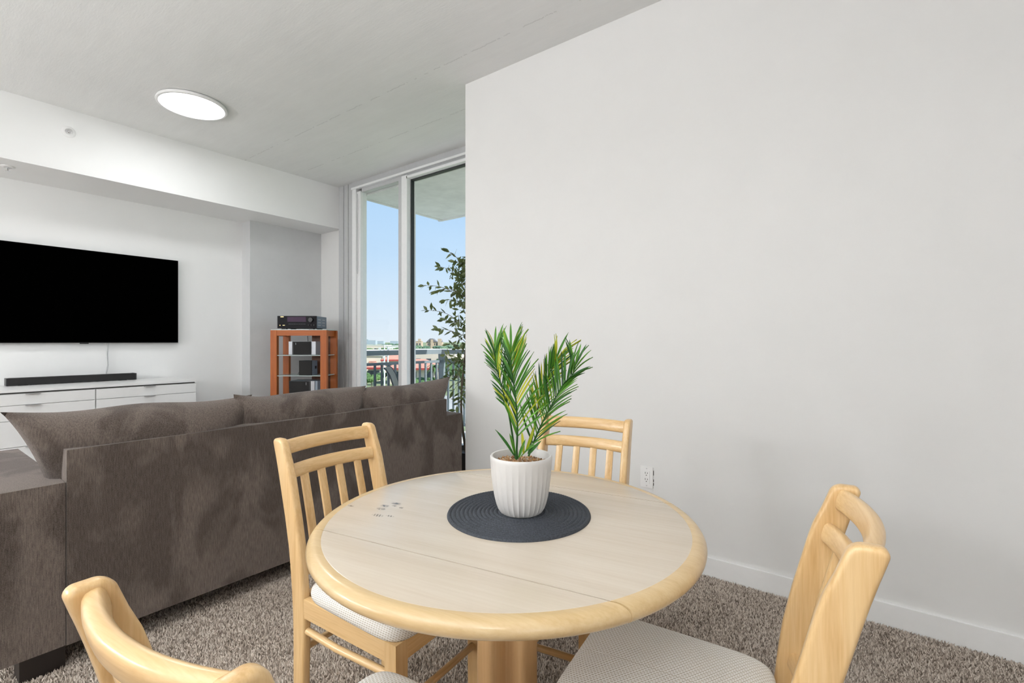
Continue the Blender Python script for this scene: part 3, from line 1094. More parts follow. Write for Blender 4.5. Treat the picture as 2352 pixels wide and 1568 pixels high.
for k in range(2):
    tb = on_stand('speaker_cable', ('looped black cable beside the small cube speaker', 'black cable behind the upper speaker on the stand')[k], 'cable', 0, 0, .828 if k == 0 else 1.052)
    if k == 0:
        pts = [(-.02, .12, .004), (-.035, .10, .02), (-.03, .10, .07), (-.022, .10, .105), (-.012, .12, .10), (-.018, .11, .06), (-.035, .1, .035), (-.05, .1, .006)]
    else:
        pts = [(-.015, .27, .003), (-.02, .27, .10), (-.01, .27, .16), (-.02, .28, .21)]
    sm = []
    for i in range(len(pts) - 1):
        a_, b2 = Vector(pts[i]), Vector(pts[i + 1])
        sm += [a_, a_.lerp(b2, .5)]
    sm.append(Vector(pts[-1]))
    tube('strand', sm, .003, 'black_plastic', tb, 6)
sp3 = on_stand('floor_speaker', 'large black speaker with silver ends on the lower glass shelf', 'speaker', .03, .05, .56)
bbox('cabinet', -.155, .155, .008, .22, .003, .205, 'receiver_case', sp3, .004)
bbox('grille', -.155, .062, 0, .012, .004, .203, 'black_cloth', sp3, .003)
bbox('trim', .084, .125, 0, .012, .004, .203, 'silver', sp3, .002)
bbox('groove', .062, .084, 0.002, .012, .004, .203, 'black_plastic', sp3)
bbox('badge', .03, .034, -.002, .003, .16, .19, 'silver', sp3)

# ------------------------------------------------------------------ sofa
SX, SY0, SY1 = -2.35, .268, 2.555
sofa = thing('sofa', 'long dark brown chenille sofa seen from behind', 'sofa', (SX - .45, (SY0 + SY1) / 2, 0))
ox, oy = SX - .45, (SY0 + SY1) / 2


def soft_box(name, x0, x1, y0, y1, z0, z1, r_, parent, amp=.004, mat='chenille', cuts=6):
    bm = NB()
    box(bm, x0 - ox, x1 - ox, y0 - oy, y1 - oy, z0, z1)
    bevel(bm, r_, 4)
    o = finish(name, bm, mat, parent, smooth=50)
    return o


soft_box('back_panel', SX - .075, SX, SY0 + .168, SY1 - .158, .092, .803, .034, sofa)
for ya, yb in ((SY0, SY0 + .166), (SY1 - .156, SY1)):
    soft_box('arm', SX - .93, SX - .004, ya, yb, .092, .686, .068, sofa)
soft_box('seat_base', SX - .90, SX - .16, SY0 + .168, SY1 - .158, .092, .30, .02, sofa)
for k in range(3):
    ya = SY0 + .172 + k * .652
    soft_box('seat_cushion', SX - .94, SX - .27, ya, ya + .646, .30, .452, .05, sofa)
for xx in (SX - .86, SX - .13):
    for yy in (SY0 + .05, SY1 - .17):
        bbox('foot', xx - ox, xx + .10 - ox, yy - oy, yy + .12 - oy, 0, .094, 'foot_dark', sofa, .004)
bbox('dust_cover', SX - .88 - ox, SX - .03 - ox, SY0 + .03 - oy, SY1 - .03 - oy, .085, .094, 'black_cloth', sofa)
# piping along the top and side seams of the back
tube('piping', [(SX - .003 - ox, SY0 + .19 - oy, .775), (SX - .003 - ox, SY1 - .18 - oy, .775)], .0035, 'chenille', sofa, 6)


def pillow(label, yc, wy, zc, hz, xc, tilt, thick=.115, seed=0, roll=0.0, tl=0.0, tr=0.0):
    bm = NB()
    N, M_ = 44, 30
    rnd = random.Random(seed)
    ph = [rnd.uniform(0, 6.28) for _ in range(8)]
    grid = {}
    for side in (1, -1):
        for i in range(N + 1):
            for j in range(M_ + 1):
                u_, v2 = -1 + 2 * i / N, -1 + 2 * j / M_
                edge = (i in (0, N)) or (j in (0, M_))
                if side < 0 and edge:
                    grid[(side, i, j)] = grid[(1, i, j)]
                    continue
                e = max(0.0, (1 - abs(u_) ** 3.4)) ** .5 * max(0.0, (1 - abs(v2) ** 3.6)) ** .55
                y = wy / 2 * u_ * (1 - .035 * (1 - v2 * v2)) * (1 + .10 * (v2 - 1) * .5)
                k_ = tl if u_ < 0 else tr
                y *= 1 - k_ * (.5 * (1 - v2)) ** .85 * abs(u_)
                z = hz / 2 * v2 * (1 - .075 * (1 - u_ * u_))
                x = side * thick * e * (1 + .10 * math.sin(3 * u_ + ph[0]) * math.cos(2.5 * v2 + ph[1]))
                x += .010 * math.sin(7 * u_ + ph[2]) * (v2 > .3) * (v2 - .3)
                z += .008 * math.sin(4.2 * u_ + ph[3]) * max(0, v2)
                # corner creases
                x += side * .006 * e * math.sin(22 * (abs(u_) + .6 * abs(v2)) + ph[4]) * (abs(u_) ** 4)
                grid[(side, i, j)] = bm.verts.new((x, y, z))
        for i in range(N):
            for j in range(M_):
                q = [grid[(side, i, j)], grid[(side, i + 1, j)], grid[(side, i + 1, j + 1)], grid[(side, i, j + 1)]]
                bm.faces.new(q if side > 0 else q[::-1])
    o = finish('back_cushion', bm, 'chenille', None, smooth=70)
    o.location = (xc, yc, zc)
    o.rotation_euler = (roll, tilt, 0)
    tag(o, label, 'cushion', 'loose sofa back cushions')
    # welt along the edge
    pts = [(0, wy / 2 * (-1 + 2 * i / 30) * 1.0, hz / 2 * (1 - .075 * (1 - (-1 + 2 * i / 30) ** 2)) + .008 * math.sin(4.2 * (-1 + 2 * i / 30) + ph[3]) + .010 * 0) for i in range(31)]
    return o


pillow('brown sofa back cushion overhanging the near left arm', .705, .86, .705, .50, -2.505, R(14), seed=1, roll=R(-1.0), tl=.38)
pillow('middle brown sofa back cushion', 1.425, .75, .700, .50, -2.505, R(14), seed=2)
pillow('brown sofa back cushion nearest the window', 2.130, .80, .695, .49, -2.50, R(14), seed=3, roll=R(1.5), tr=.36)

# ------------------------------------------------------------------ dining chairs
BACK = [(0.0, 0.0), (.2, 0.0), (.35, 0.0), (.45, -.008), (.52, -.016), (.58, -.025), (.66, -.043), (.743, -.065), (.80, -.080), (.85, -.095), (.885, -.107)]


def back_y(z):
    for (z0, y0), (z1, y1) in zip(BACK[:-1], BACK[1:]):
        if z <= z1:
            return y0 + (y1 - y0) * (z - z0) / (z1 - z0)
    return BACK[-1][1]


def depth(z):
    if z < .4:
        return .046 + .014 * z / .4
    if z < .8:
        return .060 + .002 * (z - .4) / .4
    return .062 - .012 * (z - .8) / .085


def make_chair(label):
    t = thing('dining_chair', label, 'chair', (0, 0, 0), 0, 'matching light wood dining chairs')
    HWB = .1855
    TOPZ = .897
    zs = [0, .1, .2, .3, .38, .45, .50, .54, .58, .62, .66, .70, .74, .78, .81, .83, .845, .86]

    def fillet(p0, c_, p1, r_, n=7):
        a_, b2 = (Vector(p0) - Vector(c_)).normalized(), (Vector(p1) - Vector(c_)).normalized()
        half = a_.angle(b2) / 2
        d_ = r_ / math.tan(half)
        cen = Vector(c_) + (a_ + b2).normalized() * (r_ / math.sin(half))
        s0, s1 = Vector(c_) + a_ * d_ - cen, Vector(c_) + b2 * d_ - cen
        o = []
        for i in range(n + 1):
            v_ = s0.lerp(s1, i / n).normalized() * r_ + cen
            o.append((v_.x, v_.y))
        return o
    bl = [(back_y(z), z) for z in zs]
    fl = [(back_y(z) + depth(z), z) for z in zs[:-1]]
    cB = (back_y(.885) - .003, TOPZ)
    cF = (back_y(.885) + .050, TOPZ)
    poly = bl + fillet(bl[-1], cB, cF, .012) + fillet(cB, cF, fl[-1], .026, 9) + fl[::-1]
    NPT = len(poly)
    nrm = []
    for i in range(NPT):
        p0, p1, p2 = Vector(poly[i - 1]), Vector(poly[i]), Vector(poly[(i + 1) % NPT])
        e1, e2 = (p1 - p0).normalized(), (p2 - p1).normalized()
        n1, n2 = Vector((e1.y, -e1.x)), Vector((e2.y, -e2.x))
        nn = (n1 + n2)
        nrm.append(nn / max(.5, nn.length_squared / 2))
    ctr_ = Vector((back_y(.45) + .03, .45))
    if (Vector(poly[5]) + nrm[5] * .001 - ctr_).length > (Vector(poly[5]) - ctr_).length:
        nrm = [-q for q in nrm]
    RB = .0085
    TP = .027
    for s in (-1, 1):
        bm = NB()
        xm = s * (HWB - TP / 2)
        layers_ = []
        for sd in (-1, 1):
            for i in ((0, 1, 2, 3, 4) if sd < 0 else (4, 3, 2, 1, 0)):
                a_ = math.pi / 2 * i / 4
                off, xo = RB * (1 - math.sin(a_)), TP / 2 - RB + RB * math.cos(a_)
                layers_.append([bm.verts.new((xm + sd * xo, p[0] + q.x * off, p[1] + q.y * off)) for p, q in zip(poly, nrm)])
        for A, B in zip(layers_[:-1], layers_[1:]):
            for i in range(NPT):
                j = (i + 1) % NPT
                bm.faces.new((A[i], A[j], B[j], B[i]))
        # caps as quad strips between the back and the front line
        for L_ in (layers_[0], layers_[-1]):
            a_, b2 = 0, NPT - 1
            while b2 - a_ > 2:
                bm.faces.new((L_[a_], L_[a_ + 1], L_[b2 - 1], L_[b2]))
                a_ += 1
                b2 -= 1
            if b2 - a_ == 2:
                bm.faces.new((L_[a_], L_[a_ + 1], L_[b2]))
        finish('back_post', bm, 'wood_z', t, smooth=45)
    # curved rails
    inn = HWB - .024

    def rail_(name, zc, hh, th, sag=.030):
        bm = NB()
        pts = []
        for i in range(17):
            x = -inn + 2 * inn * i / 16
            q = x / inn
            pts.append((x, back_y(zc) + depth(zc) * .48 - sag * (1 - q * q), zc))
        upv = Vector((0, -.27, 1)).normalized()
        sweep(bm, pts, sup(th / 2, hh / 2, 20, 2.8), up=upv)
        return finish(name, bm, 'wood_x', t, smooth=50)
    rail_('top_rail', .866, .046, .027)
    rail_('lower_rail', .793, .044, .024)
    rail_('bottom_rail', .500, .036, .022, .026)
    for k in range(4):
        x = -.105 + .07 * k
        q = x / inn
        bm = NB()
        pts = []
        for i in range(9):
            z = .51 + (.776 - .51) * i / 8
            pts.append((x, back_y(z) + depth(z) * .48 - .029 * (1 - q * q), z))
        sweep(bm, pts, sup(.0135, .006, 12, 5), up=Vector((0, -1, 0)))
        finish('slat', bm, 'wood_z', t, smooth=50)
    # seat frame
    HWF = .192
    for s in (-1, 1):
        bm = NB()
        x0, x1 = sorted((s * HWF, s * (HWF - .042)))
        vs_ = box(bm, x0, x1, .405, .447, 0, .436)
        for v_ in vs_:
            if v_.co.z < .01:
                v_.co.x += -s * .006 if abs(v_.co.x) > HWF - .01 else 0
                v_.co.y += -.004 if v_.co.y > .44 else .004
        bevel(bm, .004, 2)
        finish('front_leg', bm, 'wood_z', t)
        bm = NB()
        ang = math.atan2((HWF - .016) - (HWB - .014), .36)
        M = Matrix.Translation((s * (HWB - .014), .05, 0)) @ Matrix.Rotation(-s * ang, 4, 'Z')
        box(bm, -.011, .011, 0, .362, .378, .436, M)
        bevel(bm, .002, 1)
        finish('side_apron', bm, 'wood_y', t)
        bm = NB()
        sweep(bm, [(s * (HWB - .015), .04, .338), (s * (HWB - .008), .2, .338), (s * (HWF - .022), .41, .338)], circ(.0105, 12))
        finish('stretcher', bm, 'wood_y', t, smooth=60)
    bm = NB()
    box(bm, -HWF + .040, HWF - .040, .416, .440, .378, .436)
    bevel(bm, .002, 1)
    finish('front_apron', bm, 'wood_x', t)
    bm = NB()
    box(bm, -HWB + .026, HWB - .026, .012, .034, .378, .436)
    bevel(bm, .002, 1)
    finish('rear_apron', bm, 'wood_x', t)
    for yy, zz_ in ((.426, .250), (.022, .27)):
        bm = NB()
        sweep(bm, [(-HWB + .015, yy, zz_), (0, yy, zz_), (HWB - .015, yy, zz_)], circ(.0105, 12))
        finish('stretcher', bm, 'wood_x', t, smooth=60)
    # upholstered pad: rounded trapezoid, domed
    cx, cy = 0, .252
    out_ = []
    for a_, b2 in sup(1, 1, 72, 7.0):
        yy = b2 * .206
        half = .182 + (.200 - .182) * (yy + .206) / .412
        out_.append((a_ * half, yy))
    layers = [(.985, .4365), (1.0, .444), (1.006, .454), (1.0, .463), (.985, .470), (.955, .4755), (.90, .4795), (.80, .483), (.62, .4855), (.4, .487), (.2, .4875)]
    bm = NB()
    rings = []
    for k, z in layers:
        rings.append([bm.verts.new((cx + x * k, cy + y * k, z)) for x, y in out_])
    n = len(out_)
    for a_, b2 in zip(rings[:-1], rings[1:]):
        for i in range(n):
            bm.faces.new((a_[i], a_[(i + 1) % n], b2[(i + 1) % n], b2[i]))
    bm.faces.new(rings[0][::-1])
    bm.faces.new(rings[-1])
    finish('seat_cushion', bm, 'seat_weave', t, smooth=70)
    return t


ch0 = make_chair('light wood dining chair between the table and the sofa')


def put(o, x, y, fx, fy):
    o.location = (x, y, 0)
    o.rotation_euler = (0, 0, math.atan2(-fx, fy))


put(ch0, -1.412, .953, .9977, .0677)
ch1 = copy_tree(ch0)
ch1['label'] = 'light wood dining chair behind the potted palm, nearest the wall outlet'
put(ch1, -.912, 1.664, .171, -.985)
ch2 = copy_tree(ch0)
ch2['label'] = 'light wood dining chair at the right, its pale seat half in view'
put(ch2, -.102, 1.057, -.9932, -.116)
ch3 = copy_tree(ch0)
ch3['label'] = 'light wood dining chair in the left foreground, only its back showing'
put(ch3, -.660, .272, -.1044, .9945)
ch3.location.z = -.010

# ------------------------------------------------------------------ table
TX, TY, TZ = -.763, 1.003, .745
tb = thing('round_table', 'round pale wood drop leaf table with rounded rim', 'table', (TX, TY, 0), R(9.9))
RO, TH, SEAM = .486, .037, .288


def cut(bm, ya, yb):
    for y, nrm in ((ya, 1), (yb, -1)):
        if y is None:
            continue
        g = bmesh.ops.bisect_plane(bm, geom=bm.verts[:] + bm.edges[:] + bm.faces[:], plane_co=(0, y, 0), plane_no=(0, -nrm, 0), clear_outer=True)
        ed = [e for e in g['geom_cut'] if isinstance(e, bmesh.types.BMEdge)]
        bmesh.ops.contextual_create(bm, geom=ed)


# rim profile: half round edge
rimp = [(RO - .032, TZ - .0005)]
for i in range(13):
    a_ = math.pi / 2 - math.pi * i / 12
    rimp.append((RO - .024 + .024 * math.cos(a_), TZ - TH / 2 + TH / 2 * math.sin(a_)))
rimp += [(RO - .032, TZ - TH)]
gap = .0017
for nm, ya, yb, sides in (('center_panel', -SEAM + gap, SEAM - gap, (-1, 1)), ('drop_leaf', None, -SEAM - gap, (0,)), ('drop_leaf', SEAM + gap, None, (0,))):
    bm = NB()
    lathe(bm, [(0, TZ), (.15, TZ), (.3, TZ), (RO - .034, TZ), (RO - .032, TZ - .0006), (RO - .032, TZ - TH + .001), (.3, TZ - TH + .001), (0, TZ - TH + .001)], 180)
    cut(bm, ya, yb)
    p = finish(nm, bm, 'table_veneer', tb, smooth=30)
    for sd in sides:
        bm = NB()
        n = 180
        rg = []
        for i in range(n):
            a_ = 2 * math.pi * i / n
            rg.append([bm.verts.new((r_ * math.cos(a_), r_ * math.sin(a_), z)) for r_, z in rimp])
        m_ = len(rimp)
        for i in range(n):
            a_, b2 = rg[i], rg[(i + 1) % n]
            for k in range(m_):
                bm.faces.new((a_[k], b2[k], b2[(k + 1) % m_], a_[(k + 1) % m_]))
        for y, nrm in ((ya, 1), (yb, -1)):
            if y is None:
                continue
            g = bmesh.ops.bisect_plane(bm, geom=bm.verts[:] + bm.edges[:] + bm.faces[:], plane_co=(0, y, 0), plane_no=(0, -nrm, 0), clear_outer=True)
            ed = [e for e in g['geom_cut'] if isinstance(e, bmesh.types.BMEdge)]
            bmesh.ops.holes_fill(bm, edges=ed)
        if sd:
            bmesh.ops.bisect_plane(bm, geom=bm.verts[:] + bm.edges[:] + bm.faces[:], plane_co=(0, 0, 0), plane_no=(-sd, 0, 0), clear_outer=True)
        finish('rim', bm, 'rim_wood', p, smooth=40)
# pedestal: clustered posts on curved feet
ped = bbox('pedestal', -.045, .045, -.045, .045, .10, .70, 'pedestal_wood', tb, .004)
for k in range(4):
    a_ = R(45 + 90 * k + 27)
    M = Matrix.Rotation(a_, 4, 'Z')
    bm = NB()
    box(bm, .02, .086, -.030, .030, .06, .706, M)
    bevel(bm, .014, 3)
    finish('post', bm, 'pedestal_wood', tb)
    bm = NB()
    pts = [Vector((.07, 0, .10)), Vector((.16, 0, .095)), Vector((.26, 0, .075)), Vector((.36, 0, .045)), Vector((.40, 0, .026))]
    pts = [M @ p for p in pts]
    sweep(bm, pts, sup(.026, .04, 16, 4), scales=[1, 1, .92, .75, .62])
    finish('foot', bm, 'pedestal_wood', tb, smooth=50)
bbox('cleat', -.34, .34, -.20, -.16, .688, TZ - TH + .001, 'pedestal_wood', tb, .003)
bbox('cleat', -.34, .34, .16, .20, .688, TZ - TH + .001, 'pedestal_wood', tb, .003)
bbox('top_plate', -.18, .18, -.18, .18, .70, TZ - TH + .001, 'pedestal_wood', tb, .003)

# placemat: coiled braided cord
MX, MY = TX + .014, TY + .032
bm = NB()
RM, nr, seg = .189, 17, 360
prof_r = []
cw = RM / nr
rows = []
sub = 6
for k in range(nr * sub + 1):
    r_ = max(.0012, RM * k / (nr * sub))
    ring = []
    ph = (k % sub) / sub
    idx = k // sub
    ridge = math.sin(math.pi * ph)
    nb = max(6, int(2 * math.pi * (idx + .5) * cw / .0085))
    for i in range(seg):
        a_ = 2 * math.pi * i / seg
        tw = .5 + .5 * math.sin(nb * a_ + (ph - .5) * 4.0 * (1 if idx % 2 else -1))
        z = .0035 + .0028 * ridge + .0012 * tw * ridge
        if k == nr * sub:
            z = .001
        ring.append(bm.verts.new((r_ * math.cos(a_), r_ * math.sin(a_), z)))
    rows.append(ring)
bot = [bm.verts.new((RM * math.cos(2 * math.pi * i / seg), RM * math.sin(2 * math.pi * i / seg), 0)) for i in range(seg)]
rows.append(bot)
for a_, b2 in zip(rows[:-1], rows[1:]):
    for i in range(seg):
        j = (i + 1) % seg
        bm.faces.new((a_[i], a_[j], b2[j], b2[i]))
bm.faces.new(rows[0])
bm.faces.new(bot[::-1])
mat_o = finish('placemat', bm, 'braid', None, (MX, MY, TZ), smooth=70)
tag(mat_o, 'round dark grey braided placemat in the middle of the table', 'placemat')

# ------------------------------------------------------------------ potted palm
pp = camspace(1197, 1.27, TZ + .0068)
palm = thing('potted_palm', 'small green palm in a fluted white pot on the placemat', 'potted plant', pp, YAW)
bm = NB()
NF, n = 30, 240
prof = [(.0, 0), (.050, 0), (.056, .003), (.0615, .012), (.0665, .025), (.0715, .045), (.0755, .07), (.0785, .095), (.0805, .12), (.0815, .14), (.0815, .147), (.0795, .150), (.0755, .149), (.0735, .143), (.0735, .128), (0, .126)]
rings = []
for r_, z in prof:
    if r_ == 0:
        rings.append([bm.verts.new((0, 0, z))])
        continue
    ring = []
    for i in range(n):
        a_ = 2 * math.pi * i / n
        f = abs(math.sin(NF * a_ / 2)) ** .7
        amp = 0
        if .003 <= z <= .13 and r_ > .05:
            amp = .0032 if z < .02 else .0022 * (1 - .55 * (z - .02) / .11)
        rr_ = r_ - amp * f
        ring.append(bm.verts.new((rr_ * math.cos(a_), rr_ * math.sin(a_), z)))
    rings.append(ring)
for a_, b2 in zip(rings[:-1], rings[1:]):
    for i in range(n):
        j = (i + 1) % n
        if len(a_) == 1:
            bm.faces.new((a_[0], b2[j], b2[i]))
        elif len(b2) == 1:
            bm.faces.new((a_[i], a_[j], b2[0]))
        else:
            bm.faces.new((a_[i], a_[j], b2[j], b2[i]))
finish('pot', bm, 'pot_white', palm, smooth=50)
# gravel: uncountable little chips
vsx, fsx, cls = [], [], []
for k in range(520):
    r_ = .071 * math.sqrt(random.random())
    a_ = random.uniform(0, 6.283)
    c_ = Vector((r_ * math.cos(a_), r_ * math.sin(a_), .127 + random.uniform(0, .005)))
    q = Quaternion((random.gauss(0, 1), random.gauss(0, 1), random.gauss(0, 1), random.gauss(0, 1))).normalized()
    s = random.uniform(.0028, .0052)
    b0 = len(vsx)
    cl = random.random()
    for d_ in ((1, 0, 0), (-1, 0, 0), (0, .7, 0), (0, -.7, 0), (0, 0, .5), (0, 0, -.5)):
        vsx.append(c_ + q @ (Vector(d_) * s))
        cls.append(cl)
    for f in ((0, 2, 4), (2, 1, 4), (1, 3, 4), (3, 0, 4), (2, 0, 5), (1, 2, 5), (3, 1, 5), (0, 3, 5)):
        fsx.append([b0 + i for i in f])
me = bpy.data.meshes.new('gravel')
me.from_pydata([tuple(v_) for v_ in vsx], [], fsx)
at_ = me.attributes.new('tuft', 'FLOAT', 'POINT')
at_.data.foreach_set('value', cls)
me.materials.append(MATS['gravel'])
gv = link('gravel', me, palm)
gv['kind'] = 'stuff'

# leaflet blades: unit length along +Y, unit half width, shared between all leaflets


def blade(name, mat, curl=.06):
    bm = NB()
    prev = None
    for i in range(7):
        s = i / 6
        w_ = (math.sin(math.pi * (s * .80 + .13)) ** .9) * (1 if s < .98 else .04)
        z = curl * math.sin(math.pi * s) - .02 * s
        cur = [bm.verts.new((-w_, s, z + .25 * 0 + .012)), bm.verts.new((0, s, z - .012)), bm.verts.new((w_, s, z + .012))]
        if prev:
            bm.faces.new((prev[0], prev[1], cur[1], cur[0]))
            bm.faces.new((prev[1], prev[2], cur[2], cur[1]))
        prev = cur
    me = bpy.data.meshes.new(name)
    bm.to_mesh(me)
    bm.free()
    me.materials.append(MATS[mat])
    me.polygons.foreach_set('use_smooth', [True] * len(me.polygons))
    return me


BL = {k: blade('leaflet', k) for k in ('palm_green', 'palm_dark', 'palm_yellow')}


def add_leaf(parent, me, base, tip, hw_, roll):
    d_ = tip - base
    L = d_.length
    q = Vector((0, 1, 0)).rotation_difference(d_.normalized())
    o = link('leaflet', me, parent)
    o.rotation_mode = 'QUATERNION'
    o.rotation_quaternion = q @ Quaternion((0, 1, 0), roll)
    o.location = base
    o.scale = (hw_, L, L)
    return o


K = 1.27 / 1105.0


def LP(zx, zy, dv=0.0):
    """point of the palm in its own frame: right, away, up (metres) from crop measurements"""
    px, py = 1100 + zx / 4.9, 740 + zy / 4.9
    return Vector(((px - 1197) * K, dv, (784 - py) * K + 1.2 - (TZ + .0068)))


def spline(pts, n):
    out_ = []
    P = [pts[0]] + list(pts) + [pts[-1]]
    m_ = len(pts) - 1
    for i in range(n + 1):
        t = i / n * m_
        k = min(int(t), m_ - 1)
        f = t - k
        p0, p1, p2, p3 = P[k], P[k + 1], P[k + 2], P[k + 3]
        out_.append(.5 * ((2 * p1) + (p2 - p0) * f + (2 * p0 - 5 * p1 + 4 * p2 - p3) * f * f + (3 * p1 - p0 - 3 * p2 + p3) * f ** 3))
    return out_


def frond(pts, start, pairs, lenL, lenR, angL, angR, mats, depthv, r0=.0022):
    sp_ = spline(pts, 26)
    fr_ = tube('frond', sp_, r0, 'palm_dark', palm, 6, scales=[1.3 - .9 * i / 26 for i in range(27)])
    for k in range(pairs):
        s = start + (1 - start) * k / (pairs - 1)
        i = min(25, int(s * 26))
        f = s * 26 - i
        b_0 = sp_[i].lerp(sp_[i + 1], min(1, f))
        t = (sp_[min(26, i + 2)] - sp_[max(0, i - 1)]).normalized()
        side = Vector((t.z, 0, -t.x)).normalized()
        q = k / (pairs - 1)
        for sgn, ln, an in ((-1, lenL, angL), (1, lenR, angR)):
            L = (ln[0] + (ln[1] - ln[0]) * q) * random.uniform(1.0, 1.28) * (1.12 - .2 * q)
            A = R(an[0] + (an[1] - an[0]) * q + random.uniform(-5, 5))
            d_ = t * math.cos(A) + side * sgn * math.sin(A) * .86 + Vector((0, 1, 0)) * math.sin(A) * (depthv * sgn + random.uniform(-.22, .22))
            d_.normalize()
            mt = random.choices(['palm_green', 'palm_dark', 'palm_yellow'], mats if sgn > 0 else [mats[0], mats[1] + .15, mats[2] * .5])[0]
            add_leaf(fr_, BL[mt], b_0, b_0 + d_ * L, random.uniform(.0022, .0032), random.uniform(-.8, .8))
    tip = sp_[-1]
    t = (sp_[-1] - sp_[-3]).normalized()
    add_leaf(fr_, BL['palm_green'], tip, tip + t * lenR[1], .0032, 0)


frond([LP(412, 1530, 0), LP(350, 1090, -.01), LP(292, 850, -.012), LP(218, 570, -.01), LP(182, 440, 0), LP(180, 330, .005)], .28, 28,
      (.030, .060), (.075, .070), (34, 24), (26, 20), (.6, .3, .12), .1)
frond([LP(420, 1530, -.012), LP(432, 1150, -.025), LP(412, 830, -.03), LP(382, 620, -.025), (LP(366, 470, -.02)), LP(362, 330, -.015)], .14, 35,
      (.070, .060), (.088, .078), (26, 20), (44, 24), (.68, .14, .18), -.25)
frond([LP(560, 1510, .005), LP(640, 1290, .0), LP(735, 1075, -.01), LP(800, 950, -.012), LP(885, 795, -.01), LP(960, 680, 0), LP(1050, 595, .005), LP(1085, 500, .008)], .10, 31,
      (.085, .075), (.070, .065), (46, 36), (34, 16), (.6, .28, .10), .2)
frond([LP(560, 1500, .02), LP(640, 1150, .03), LP(690, 890, .03), LP(745, 740, .03), LP(800, 600, .028), LP(870, 440, .025)], .22, 25,
      (.070, .075), (.065, .085), (26, 22), (32, 26), (.35, .12, .6), .2)
bs_ = tube('frond', [LP(440, 1530, -.005), LP(430, 1460, -.008), LP(425, 1400, -.01)], .002, 'palm_dark', palm, 6)
for (x0, y0, x1, y1, d0, d1, k) in ((395, 1490, 190, 1190, -.01, -.02, 'palm_dark'), (405, 1470, 345, 1225, -.01, -.03, 'palm_green'), (500, 1460, 480, 1195, -.02, -.03, 'palm_yellow'),
                                    (530, 1430, 622, 1145, -.01, -.02, 'palm_yellow'), (545, 1420, 900, 1195, 0, -.03, 'palm_green'), (470, 1500, 640, 1330, -.015, -.04, 'palm_green'),
                                    (560, 1490, 700, 1310, .0, -.02, 'palm_dark'), (450, 1500, 520, 1290, -.02, -.03, 'palm_green')):
    add_leaf(bs_, BL[k], LP(x0, y0, d0), LP(x1, y1, d1), .0042, random.uniform(-.5, .5))

# ------------------------------------------------------------------ tall leafy plant by the window
FX, FY = -2.72, 3.06
fic = thing('indoor_tree', 'tall leafy artificial tree by the window behind the wall end', 'potted plant', (FX, FY, 0))
bm = NB()
lathe(bm, [(0, 0), (.12, 0), (.135, .02), (.165, .26), (.17, .29), (.155, .29), (.15, .25), (0, .25)], 40)
finish('planter', bm, 'planter_dark', fic)


def leafmesh():
    bm = NB()
    prev = None
    for i in range(5):
        s = i / 4
        w_ = (0.05, .75, 1, .6, .03)[i] * .20
        cur = [bm.verts.new((-w_, s, .02)), bm.verts.new((0, s, -.03 + .08 * s * s)), bm.verts.new((w_, s, .02))]
        if prev:
            bm.faces.new((prev[0], prev[1], cur[1], cur[0]))
            bm.faces.new((prev[1], prev[2], cur[2], cur[1]))
        prev = cur
    me = bpy.data.meshes.new('leaf')
    bm.to_mesh(me)
    bm.free()
    me.materials.append(MATS['ficus_leaf'])
    return me


LEAF = leafmesh()
nleaf = [0]


def leaf(parent, p, d_, L):
    o = link('leaf', LEAF, parent)
    o.rotation_mode = 'QUATERNION'
    o.rotation_quaternion = Vector((0, 1, 0)).rotation_difference(d_.normalized()) @ Quaternion((0, 1, 0), random.uniform(-1.4, 1.4))
    o.location = p
    o.scale = (L, L, L)
    nleaf[0] += 1


def twig(p0, p1, n, L=.069, droop=.05, spread=.8):
    p0, p1 = Vector(p0), Vector(p1)
    mid = p0.lerp(p1, .55) + Vector((0, 0, droop))
    pts = spline([p0, mid, p1], 10)
    b0 = tube('branch', pts, .0028, 'stem_brown', fic, 5, scales=[1.2 - .08 * i for i in range(11)])
    for k in range(n):
        s = .25 + .75 * (k + .3) / n
        i = min(9, int(s * 10))
        p = pts[i].lerp(pts[i + 1], s * 10 - i)
        t = (pts[i + 1] - pts[i]).normalized()
        rd = Vector((random.gauss(0, 1), random.gauss(0, .7), random.gauss(-.25, .8)))
        d_ = t * .7 + rd.normalized() * spread
        # keep clear of the glass and the walls
        d_.y *= .6
        leaf(b0, p, d_, L * random.uniform(.75, 1.15))
    leaf(b0, p1, (pts[-1] - pts[-2]).normalized() + Vector((0, 0, -.2)), L)


def FP(px, py, y=3.06):
    """point of the tree in its own frame, from a bearing and height"""
    a_ = Vector((0, 0, 0)) + FWD + RGT * ((px - 1176) / 1105.0)
    k = y / a_.y
    return Vector((a_.x * k - FX, y - FY, 1.2 - (py - 784) / 1105.0 * k))


